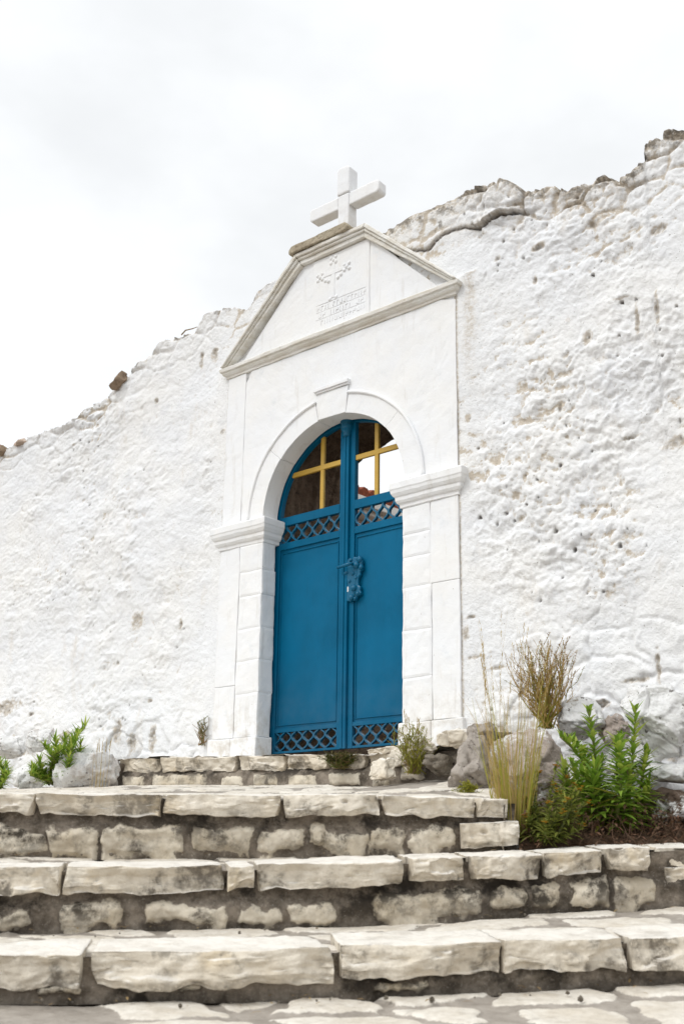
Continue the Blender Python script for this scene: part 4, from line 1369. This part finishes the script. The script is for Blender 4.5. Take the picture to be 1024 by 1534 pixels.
# ================================================================= BOULDERS
tag(rock('boulder', 709, 1158, 5.15, (.125, .13, .185), M_GREY, 21, rot=(0, .12, .3), facets=14, rough=.12, boxy=.95), 'pointed grey boulder between the doorstep and the tall yellow grass', 'boulder', 'boulders at the foot of the wall')
tag(rock('boulder', 786, 1152, 5.15, (.20, .2, .20), M_PINK, 22, facets=12, rough=.08), 'pinkish grey boulder behind the tall yellow grass', 'boulder', 'boulders at the foot of the wall')
tag(rock('boulder', 868, 1078, 5.45, (.125, .12, .115), M_WROCK, 23, rot=(0, -.5, 0), facets=8), 'whitewashed slanting boulder right of the dry brown shrub', 'boulder', 'boulders at the foot of the wall')
tag(rock('boulder', 990, 1072, 5.08, (.25, .22, .22), M_WROCK, 24, rot=(0, .45, 0), facets=16, ico=ellipsoid(6)), 'large speckled whitewashed boulder jutting from the wall at the right edge', 'boulder', 'boulders at the foot of the wall')
tag(rock('boulder', 1012, 1161, 4.98, (.155, .2, .055), M_WROCK, 25, rot=(0, .05, 0), facets=9), 'flat white slab of rock wedged under the large speckled boulder', 'boulder', 'boulders at the foot of the wall')
tag(rock('boulder', 1002, 1212, 4.88, (.17, .2, .10), M_WROCK2, 26, facets=10), 'dark boulder with flaking white patches at the bottom right', 'boulder', 'boulders at the foot of the wall')
tag(rock('boulder', 936, 1152, 5.25, (.11, .12, .07), M_WROCK, 27, facets=9), 'small whitewashed boulder behind the right green plant', 'boulder', 'boulders at the foot of the wall')
tag(rock('boulder', 915, 1092, 5.4, (.09, .1, .10), M_PINK, 28, facets=9), 'stained boulder between the two tallest green plants', 'boulder', 'boulders at the foot of the wall')
tag(rock('boulder', 132, 1160, 7.55, (.26, .25, .215), M_PALE, 31, rot=(0, -.55, 0), facets=9), 'pale sloping boulder left of the doorstep', 'boulder', 'boulders at the foot of the wall')
tag(rock('boulder', 47, 1166, 8.0, (.16, .16, .14), M_WROCK, 32, facets=10), 'whitewashed boulder below the left green bush', 'boulder', 'boulders at the foot of the wall')
tag(rock('boulder', 62, 1108, 8.25, (.12, .12, .10), M_PALE, 33, rot=(0, -.4, 0), facets=8), 'grey white stone poking from the wall above the left green bush', 'boulder', 'boulders at the foot of the wall')
tag(rock('boulder', 18, 1118, 8.5, (.16, .12, .10), M_WROCK, 34, facets=9), 'whitewashed stone at the far left foot of the wall', 'boulder', 'boulders at the foot of the wall')
# loose stones on the crest
tag(rock('loose_stone', 181, 570, 9.2, (.115, .09, .055), M_TAN, 41, rot=(0, -.75, 0), facets=9, ico=ICO4), 'tan stone tilted on the stepped wall top left of the gateway', 'stone')
tag(rock('loose_stone', 33, 664, 10.0, (.075, .08, .045), mat_rock('pink_stone', (.62, .48, .38), (.55, .43, .34)), 42, facets=7, ico=ICO4), 'pale pink stone lying on the wall top near the left edge', 'stone')
tag(rock('loose_stone', 0, 676, 10.15, (.07, .08, .06), M_TAN, 43, facets=9, ico=ICO4), 'brown stone on the wall top at the very left edge', 'stone')
m = MB()
p0 = onY(272, 500, .05)
m.tube([p0 + np.array([0, 0, -.01]), p0 + np.array([.06, -.01, .012]), p0 + np.array([.13, .0, .010]), p0 + np.array([.19, .01, .016])], [.006, .006, .005, .003], 6)
tw = m.build('twig', M_DRY, None, loc=tuple(p0)); tag(tw, 'short dark twig lying on the wall top left of the pediment', 'twig')

# ================================================================= HOUSE BEYOND
hp = at(524, 735, 13.0)
XH = hp[0]
hq = onX(606, 770, XH)
ze = (hp[2] + hq[2]) / 2
house = empty('house', (XH - 3, hp[1] + 3, .5), 'pale rendered house with white eave and red tiled roof seen through the gate', 'house')
y0, y1 = hp[1] - .15, hp[1] + 9
m = MB(); m.box(XH - 5.4, XH - .35, y0 + .25, y1 - .25, .3, ze - .11)
m.build('wall', M_HOUSE, house)
m = MB(); m.box(XH - 5.5, XH, y0, y1, ze - .10, ze + .02); m.box(XH - 5.45, XH - .12, y0 + .1, y1 - .1, ze - .16, ze - .099)
m.build('eave', M_EAVE, house, bevel=.01)
m = MB()
nt_ = 46
for i in range(nt_):
    yy = y0 + .1 + (y1 - y0 - .2) * i / (nt_ - 1)
    m.tube([(XH - .03, yy, ze + .055), (XH - 2.75, yy, ze + .42)], .10 + .008 * random.random(), 8)
m.prism([(XH - 5.45, ze + .022), (XH - .02, ze + .022), (XH - 2.75, ze + .39)], y0 + .06, y1 - .06)
m.build('roof', M_TILE, house, smooth=False)

# ================================================================= PLANTS
def leaf(m, base, d, L, w, mi=0, droop=.25, fold=.25, nseg=3, side=None):
    d = np.asarray(d, float); d /= np.linalg.norm(d)
    if side is None:
        side = np.cross(d, [0, 0, 1.0])
        if np.linalg.norm(side) < 1e-3: side = np.array([1.0, 0, 0])
    side = side / np.linalg.norm(side)
    up = np.cross(side, d)
    V, F_ = [], []
    for i in range(nseg + 1):
        t = i / nseg
        c = base + d * L * t + np.array([0, 0, -1]) * droop * L * t * t
        ww = w * (math.sin(PI * min(1, .12 + .88 * t) ** .8) if t < 1 else 0.02)
        V += [c - side * ww / 2 + up * fold * ww * .5, c, c + side * ww / 2 + up * fold * ww * .5]
    for i in range(nseg):
        a = 3 * i
        F_ += [(a, a + 1, a + 4, a + 3), (a + 1, a + 2, a + 5, a + 4)]
    m.add(V, F_, mi)


def leafy_stem(ms, ml, base, tip, rg, nl, L0, L1, w, bend=.02, young=.25, el=(.25, .9)):
    """upright stem densely set with lance-shaped leaves in a spiral"""
    base, tip = np.array(base, float), np.array(tip, float)
    bd = rg.normal(size=3) * bend
    pts = [base * (1 - t) + tip * t + bd * 4 * t * (1 - t) for t in np.linspace(0, 1, 8)]
    H = np.linalg.norm(tip - base)
    ms.tube(pts, list(np.linspace(.007, .0025, 8) * min(1.2, H / .4 + .3)), 6)
    for k in range(nl):
        t = .10 + .90 * (k + rg.uniform(-.3, .3)) / nl
        t = min(max(t, .03), 1)
        p = base * (1 - t) + tip * t + bd * 4 * t * (1 - t)
        a = k * 2.399 + rg.uniform(-.3, .3)
        e = el[0] + (el[1] - el[0]) * t + rg.uniform(-.15, .15)
        if t > .93: e = rg.uniform(.9, 1.4)
        d = np.array([math.cos(a) * math.cos(e), math.sin(a) * math.cos(e), math.sin(e)])
        L = (L0 + (L1 - L0) * t) * rg.uniform(.55, 1.25)
        leaf(ml, p, d, L, w * rg.uniform(.8, 1.2) * (1 - .3 * t), 2 if (t < .35 and rg.random() < .22) else (1 if rg.random() < young + .7 * max(0, t - .75) * 4 * .5 else 0), droop=rg.uniform(.05, .55), fold=.35)


def green_plant(px, dep, stems, seed, label, nl=80, L0=.165, L1=.07, w=.028, base=None, group=None, young=.3):
    rg = np.random.default_rng(seed)
    b = soil_at(px, dep) if base is None else np.array(base)
    root = empty('leafy_plant', tuple(b), label, 'plant', group)
    ms, ml = MB(), MB()
    for (bx, tx, ty, dd) in stems:
        bs = b + np.array([r0[0], r0[1], 0]) * (bx - px) / FPX * dep
        leafy_stem(ms, ml, bs, at(tx, ty, dep + dd), rg, nl, L0, L1, w, young=young, bend=.035, el=(-.1, 1.0))
    ms.build('stem', M_STEM, root, smooth=True)
    ml.build('leaves', [M_LEAF, M_LEAFY, M_STRAWG], root)
    return root


G = 'green leafy plants beside the steps'
green_plant(885, 4.72, [(884, 880, 1064, .05), (880, 856, 1112, .12), (878, 838, 1104, -.02), (888, 902, 1140, .0), (876, 846, 1150, -.1)], 1, 'bright green plant with tall pointed spire, left of the pair by the right boulders', nl=74, group=G)
green_plant(938, 4.80, [(936, 952, 1060, .06), (934, 930, 1112, .1), (942, 968, 1128, 0), (946, 972, 1170, -.05)], 2, 'tallest dark green plant standing against the large speckled boulder', nl=74, group=G)
green_plant(912, 4.55, [(914, 922, 1108, 0), (908, 893, 1150, -.05), (920, 938, 1150, -.05), (905, 868, 1160, .0), (900, 855, 1140, .05)], 3, 'low dark green plant in front of the two tall spires', nl=74, L0=.15, L1=.08, w=.032, young=.10, group=G)
# flowering plant at the corner of the platform
rg = np.random.default_rng(5)
b = soil_at(812, 4.30)
root = empty('flowering_plant', tuple(b), 'sprawling plant with small orange flowers beside the platform corner', 'plant')
ms, ml = MB(), MB()
for (tx, ty, dd) in [(868, 1185, 0), (850, 1200, -.1), (828, 1178, .1), (800, 1190, .1), (842, 1222, -.14), (865, 1222, -.05), (848, 1168, .2), (872, 1240, -.05), (822, 1208, -.1), (858, 1180, .05), (836, 1190, -.05), (790, 1228, -.05), (806, 1160, .2), (786, 1205, .05), (815, 1235, -.15), (880, 1205, .1), (795, 1170, .2), (832, 1150, .25)]:
    tip = at(tx, ty, 4.3 + dd)
    bs = b + rg.normal(size=3) * np.array([.03, .03, 0])
    leafy_stem(ms, ml, bs, tip, rg, 46, .085, .055, .016, bend=.02, young=.45, el=(.1, .7))
    mf = MB()
    for k in range(5):
        c = tip + rg.normal(size=3) * .007 + np.array([0, 0, .008])
        for j in range(7):
            a = j * PI * 2 / 7
            leaf(mf, c, (math.cos(a), math.sin(a), .7), .017, .009, 0, nseg=2)
    mf.build('flower', M_FLOW, root)
ms.build('stem', M_STEM, root, smooth=True)
ml.build('leaves', [mat_leaf('sage_leaf', (.24, .29, .05), (.36, .38, .09), .35), M_OLIVE, M_DEAD], root)


def grass_tuft(name, b, blades, label, cat, mats, seed, hgt, spread, width=.006, lean=(0, 0), heads=0, curve=.25, group=None, head_mat=None, wisp=.035):
    """tuft of narrow blades; mats = two materials mixed blade by blade"""
    rg = np.random.default_rng(seed)
    b = np.array(b, float)
    root = empty(name, tuple(b), label, cat, group)
    mb, mh = MB(), MB()
    for k in range(blades):
        kink = rg.normal(size=3) * np.array([1, 1, 0]) * wisp * hgt
        a = rg.uniform(0, 2 * PI)
        rr = spread[0] * math.sqrt(rg.random())
        p = b + np.array([math.cos(a) * rr, math.sin(a) * rr, -.01])
        H = hgt * rg.uniform(.35, 1.0) if k >= heads else hgt * rg.uniform(.85, 1.12)
        out = np.array([math.cos(a), math.sin(a), 0]) * spread[1] * rg.uniform(.2, 1) * H + np.array([r0[0], r0[1], 0]) * lean[0] * H * rg.uniform(.5, 1.2)
        n = 6
        w0 = width * rg.uniform(.6, 1.2)
        sd = np.array([r0[0], r0[1], 0]) + rg.normal(size=3) * .5
        sd[2] = 0; sd /= np.linalg.norm(sd)
        V, F_ = [], []
        for i in range(n + 1):
            t = i / n
            c = p + np.array([0, 0, H * t * (1 - curve * .35 * t)]) + out * t ** (1.6)
            c = c + kink * math.sin(PI * t * 1.3) * t
            w_ = w0 * (1 - .85 * t)
            V += [c - sd * w_ / 2, c + sd * w_ / 2]
        for i in range(n): F_.append((2 * i, 2 * i + 1, 2 * i + 3, 2 * i + 2))
        mb.add(V, F_, 1 if rg.random() < .45 else 0)
        if k < heads:
            for j in range(16):
                t = .72 + .28 * j / 15
                c = p + np.array([0, 0, H * t * (1 - curve * .35 * t)]) + out * t ** 1.6
                aa = rg.uniform(0, 2 * PI)
                leaf(mh, c, (math.cos(aa) * .4, math.sin(aa) * .4, 1), .02 * rg.uniform(.7, 1.3), .004, nseg=2, droop=0)
    mb.build('blades', mats, root)
    if heads: mh.build('seed_heads', head_mat or M_STRAW, root)
    return root


grass_tuft('grass_tuft', soil_at(766, 4.36), 190, 'tall yellow green grass tuft beside the end of the platform step', 'grass', [M_STRAW, M_STRAWG], 11, .70, (.070, .22), .0052)
grass_tuft('seeding_grass', soil_at(757, 4.50), 16, 'very tall thin straw stalks with seed heads rising past the wall foot', 'grass', [M_STRAW, M_STRAW], 12, .94, (.06, .13), .0042, heads=14)
grass_tuft('seeding_grass', soil_at(790, 4.62), 6, 'thin leaning straw stalks in front of the dry brown shrub', 'grass', [M_STRAW, M_STRAWG], 13, .82, (.05, .14), .005, heads=6, lean=(.18, 0))


def dry_shrub(b, label, stems, hgt, spread, seed, mats, head=True, name='dry_shrub', seedmat=None, thick=.0035):
    rg = np.random.default_rng(seed)
    b = np.array(b, float)
    root = empty(name, tuple(b), label, 'shrub')
    mb, mh = MB(), MB()
    for k in range(stems):
        a = rg.uniform(0, 2 * PI)
        H = hgt * rg.uniform(.55, 1.05)
        o = np.array([math.cos(a), math.sin(a), 0]) * spread * rg.uniform(.1, 1)
        pts = [b + rg.normal(size=3) * np.array([.02, .02, .003]) + o * (t ** .75) + np.array([0, 0, H * t]) + rg.normal(size=3) * .004 for t in np.linspace(0, 1, 6)]
        mb.tube(pts, list(thick * np.linspace(1, .45, 6)), 4, mi=1 if rg.random() < .4 else 0, cap=False)
        if head:
            for j in range(26):
                t = rg.uniform(.45, 1)
                i = min(4, int(t * 5)); f_ = t * 5 - i
                c = pts[i] * (1 - f_) + pts[i + 1] * f_
                aa = rg.uniform(0, 2 * PI)
                leaf(mh, c, (math.cos(aa), math.sin(aa), rg.uniform(.3, 1)), rg.uniform(.009, .018), .006, nseg=2, droop=0)
        # side twigs
        for j in range(2):
            i = rg.integers(1, 4)
            e = pts[i] + o * .25 + np.array([rg.normal() * .02, rg.normal() * .02, H * rg.uniform(.15, .35)])
            mb.tube([pts[i], (pts[i] + e) / 2 + rg.normal(size=3) * .003, e], [thick * .6, thick * .5, thick * .3], 4, mi=0, cap=False)
    mb.build('stalks', mats, root)
    if head: mh.build('dry_seeds', seedmat or M_PURP, root)
    return root


sb = at(818, 1090, 5.42)
dry_shrub(sb, 'dry brown shrub of upright stalks growing from the wall foot', 105, .46, .21, 21, [M_DRYG, M_STRAWG], seedmat=M_DRY, thick=.0026)
bs = onY(303, 1116, -.02)
dry_shrub(bs, 'small dry sprig in the corner left of the left plinth', 12, .20, .06, 22, [M_DRY, M_OLIVE], head=True, name='dry_sprig', seedmat=M_OLIVE, thick=.004)
bs = onY(620, 1158, YL - .05)
dry_shrub(bs, 'olive brown tuft growing from the right end of the doorstep', 80, .27, .13, 23, [M_STRAWG, M_DRY], name='olive_tuft', seedmat=M_STRAWG, thick=.0026)
grass_tuft('seeding_grass', bs, 5, 'short straw stalks rising beside the right plinth above the olive tuft', 'grass', [M_STRAW, M_STRAW], 33, .36, (.04, .1), .005, heads=5)
bs = onY(511, 1150, YL - .01)
dry_shrub(bs, 'dark olive cushion plant hanging from the doorstep slab under the gate', 110, .09, .13, 24, [M_OLIVE, M_DRY], name='cushion_plant', seedmat=mat_leaf('moss_leaf', (.06, .06, .018), (.13, .11, .03)), thick=.002)
bs = soil_at(700, 4.6); bs = at(700, 1194, 4.75)
dry_shrub(bs, 'tiny yellow green tuft at the foot of the pointed grey boulder', 22, .07, .04, 25, [M_STRAWG, M_OLIVE], name='small_tuft', seedmat=M_STRAWG, thick=.002)

# left side
bp = at(85, 1176, 7.5)
rg = np.random.default_rng(41)
root = empty('leafy_bush', tuple(bp), 'bright green spiky leaved bush against the left foot of the wall', 'bush')
ms, ml = MB(), MB()
for (tx, ty, dd) in [(128, 1090, .05), (118, 1098, -.1), (98, 1104, .0), (82, 1108, .1), (66, 1118, -.05), (58, 1140, -.1), (108, 1120, -.2), (92, 1124, -.2), (45, 1162, -.15), (50, 1150, 0), (122, 1112, -.05), (75, 1130, -.2), (112, 1105, .1), (104, 1135, -.2)]:
    leafy_stem(ms, ml, bp + rg.normal(size=3) * np.array([.03, .03, 0]), at(tx, ty, 7.5 + dd), rg, 105, .125, .10, .020, bend=.03, young=.3, el=(.3, .9))
ms.build('stem', M_STEM, root, smooth=True)
ml.build('leaves', [M_LEAF, M_LEAFY, M_STRAWG], root)
bp = at(-4, 1180, 7.7)
root = empty('leafy_bush', tuple(bp), 'green bush cut by the left edge of the picture', 'bush')
ms, ml = MB(), MB()
for (tx, ty, dd) in [(10, 1146, 0), (-4, 1140, .05), (-20, 1142, .05), (14, 1158, -.1), (-30, 1160, -.05), (4, 1160, -.1)]:
    leafy_stem(ms, ml, bp + rg.normal(size=3) * np.array([.03, .03, 0]), at(tx, ty, 7.7 + dd), rg, 60, .10, .085, .018, bend=.03, young=.3, el=(.3, .9))
ms.build('stem', M_STEM, root, smooth=True)
ml.build('leaves', [M_LEAF, M_LEAFY, M_STRAWG], root)
grass_tuft('pale_grass', at(150, 1180, 7.2), 16, 'pale dry grass stalks in front of the sloping left boulder', 'grass', [M_STRAW, mat_leaf('bleached_straw', (.55, .48, .36), (.60, .52, .40))], 43, .40, (.07, .12), .004, heads=5)

# dead leaves and withered growth on the soil: uncountable
rg = np.random.default_rng(51)
m = MB()
for k in range(2600):
    px = rg.uniform(775, 1080)
    dep = rg.uniform(4.22, 4.85)
    p = soil_at(px, dep)
    hgt = max(0, rg.normal() * .045 + .03) * (1.2 if 850 < px < 960 else .8)
    p = p + np.array([0, 0, .012 + hgt])
    a = rg.uniform(0, 2 * PI)
    leaf(m, p, (math.cos(a), math.sin(a), rg.uniform(-.4, .8)), rg.uniform(.018, .045), rg.uniform(.006, .018), int(rg.random() < .35), nseg=2, droop=rg.uniform(0, .5))
for k in range(350):
    px = rg.uniform(790, 1060); dep = rg.uniform(4.25, 4.8)
    p = soil_at(px, dep)
    a = rg.uniform(0, 2 * PI)
    e = p + np.array([math.cos(a) * .05, math.sin(a) * .05, rg.uniform(.03, .11)])
    m.tube([p, (p + e) / 2 + rg.normal(size=3) * .01, e], [.0022, .002, .0012], 4, mi=0, cap=False)
lit = m.build('dead_leaves', [M_DEAD, mat_leaf('withered_leaf', (.25, .13, .085), (.17, .09, .05))], None, loc=tuple(soil_at(920, 4.5)))
tag(lit, 'reddish brown dead leaves heaped on the soil at the right', 'dead leaves', kind='stuff')
# crumbs of stone and withered bits lying in the corners of the steps: uncountable
rg = np.random.default_rng(61)
m = MB()
IV, IF = ellipsoid(1)
for k in range(170):
    which = rg.integers(0, 3)
    px = rg.uniform(-150, 1060)
    if which == 0: ln, dp, mxp = b1, D1, 760
    elif which == 1: ln, dp, mxp = b2, D2, 1060
    else: ln, dp, mxp = b3, D3, 1060
    if px > mxp: continue
    o_ = abs(rg.normal()) * .09
    c = lerp_line([px], ln, lambda x: dp(x) + .0)[0] - np.array([-r0[1], r0[0], 0]) * (o_ - .03)
    c[2] += .004 - .03 * o_
    r_ = .003 + .009 * rg.random() ** 4
    if rg.random() < .45:
        m.add([c + np.array(v) * r_ * rg.uniform(.6, 1.3, 3) for v in IV], IF, 0)
    else:
        a = rg.uniform(0, 2 * PI)
        leaf(m, c + np.array([0, 0, .004]), (math.cos(a), math.sin(a), rg.uniform(-.1, .5)), rg.uniform(.015, .04), rg.uniform(.004, .010), 1, nseg=2)
deb = m.build('debris', [M_TANG, M_DRY], None, loc=tuple(at(500, 1390, 3.7)))
tag(deb, 'stone crumbs and dry bits scattered in the corners of the steps', 'debris', kind='stuff')
# dry scrub on the courtyard bank behind the gate
m = MB()
for k in range(1500):
    x, y = rg.uniform(-1.5, 2.2), rg.uniform(1.35, 2.9)
    i = np.argmin((X_.ravel() - x) ** 2 + (Y_.ravel() - y) ** 2)
    z = Z_.ravel()[i]
    a = rg.uniform(0, 2 * PI)
    leaf(m, np.array([x, y, z - .005]), (math.cos(a), math.sin(a), rg.uniform(.2, 2)), rg.uniform(.03, .12), rg.uniform(.006, .02), int(rg.random() < .3), nseg=2)
sc_ = m.build('dry_scrub', [M_DEAD, M_DRY], None, loc=(.5, 1.6, .1))
tag(sc_, 'dry brown scrub on the bank seen through the lattice at the gate foot', 'scrub', kind='stuff')

# ================================================================= LIGHT, SKY, CAMERA
SUN = np.array([-.22, -.62, .75]); SUN /= np.linalg.norm(SUN)
elev = math.asin(SUN[2]); azim = math.atan2(SUN[0], SUN[1])
w = bpy.data.worlds.new('World')
scene.world = w
w.use_nodes = True
nt = w.node_tree
nt.nodes.clear()
N_ = nt.nodes.new
out = N_('ShaderNodeOutputWorld')
sky = N_('ShaderNodeTexSky'); sky.sky_type = 'NISHITA'; sky.sun_disc = False
sky.sun_elevation = elev; sky.sun_rotation = azim
bg1 = N_('ShaderNodeBackground'); bg1.inputs[1].default_value = .10
nt.links.new(sky.outputs[0], bg1.inputs[0])
tc = N_('ShaderNodeTexCoord')
mp = N_('ShaderNodeMapping'); mp.inputs['Scale'].default_value = (1, 1, 1.8)
nt.links.new(tc.outputs['Generated'], mp.inputs[0])
no = N_('ShaderNodeTexNoise'); no.inputs['Scale'].default_value = 2.6; no.inputs['Detail'].default_value = 5; no.inputs['Roughness'].default_value = .52
nt.links.new(mp.outputs[0], no.inputs['Vector'])
cr = N_('ShaderNodeMapRange'); cr.interpolation_type = 'SMOOTHSTEP'
cr.inputs[1].default_value = .40; cr.inputs[2].default_value = .68; cr.inputs[3].default_value = 1.12; cr.inputs[4].default_value = .97
nt.links.new(no.outputs['Fac'], cr.inputs[0])
# overcast: the cloud is brightest round the veiled sun
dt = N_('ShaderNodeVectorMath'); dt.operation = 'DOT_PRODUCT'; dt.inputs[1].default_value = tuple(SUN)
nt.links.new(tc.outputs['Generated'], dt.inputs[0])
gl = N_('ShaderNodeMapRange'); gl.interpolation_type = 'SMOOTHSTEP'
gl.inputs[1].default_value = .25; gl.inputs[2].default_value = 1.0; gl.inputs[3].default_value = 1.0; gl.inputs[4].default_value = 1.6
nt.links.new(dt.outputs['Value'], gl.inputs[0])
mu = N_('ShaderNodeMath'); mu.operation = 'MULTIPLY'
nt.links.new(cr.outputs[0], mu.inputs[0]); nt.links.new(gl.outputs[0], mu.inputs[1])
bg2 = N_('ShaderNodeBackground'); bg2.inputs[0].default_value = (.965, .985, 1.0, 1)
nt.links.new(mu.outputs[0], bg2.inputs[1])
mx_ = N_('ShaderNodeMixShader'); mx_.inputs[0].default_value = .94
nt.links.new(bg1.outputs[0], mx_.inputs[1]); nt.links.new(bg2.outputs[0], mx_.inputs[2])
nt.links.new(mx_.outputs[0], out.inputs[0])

sl_ = bpy.data.lights.new('sun', 'SUN')
sl_.energy = 1.15; sl_.angle = math.radians(18); sl_.color = (1.0, .98, .945)
so = bpy.data.objects.new('sun', sl_)
COL.objects.link(so)
so.rotation_euler = Vector(SUN).to_track_quat('Z', 'Y').to_euler()
so.location = (0, -6, 8)

cam = bpy.data.cameras.new('camera')
cam.sensor_fit = 'VERTICAL'; cam.sensor_height = 36.0; cam.sensor_width = 24.0
cam.lens = FPX / 1534 * 36.0
cam.clip_start = .05; cam.clip_end = 2000
cam.dof.use_dof = True; cam.dof.focus_distance = 6.8; cam.dof.aperture_fstop = 4.0
co = bpy.data.objects.new('camera', cam)
COL.objects.link(co)
co.matrix_world = Matrix(((RT[0], UP[0], -FW[0], CAM[0]), (RT[1], UP[1], -FW[1], CAM[1]), (RT[2], UP[2], -FW[2], CAM[2]), (0, 0, 0, 1)))
scene.camera = co
scene.view_settings.view_transform = 'Standard'
scene.view_settings.look = 'None'
scene.view_settings.exposure = 0
scene.view_settings.gamma = 1
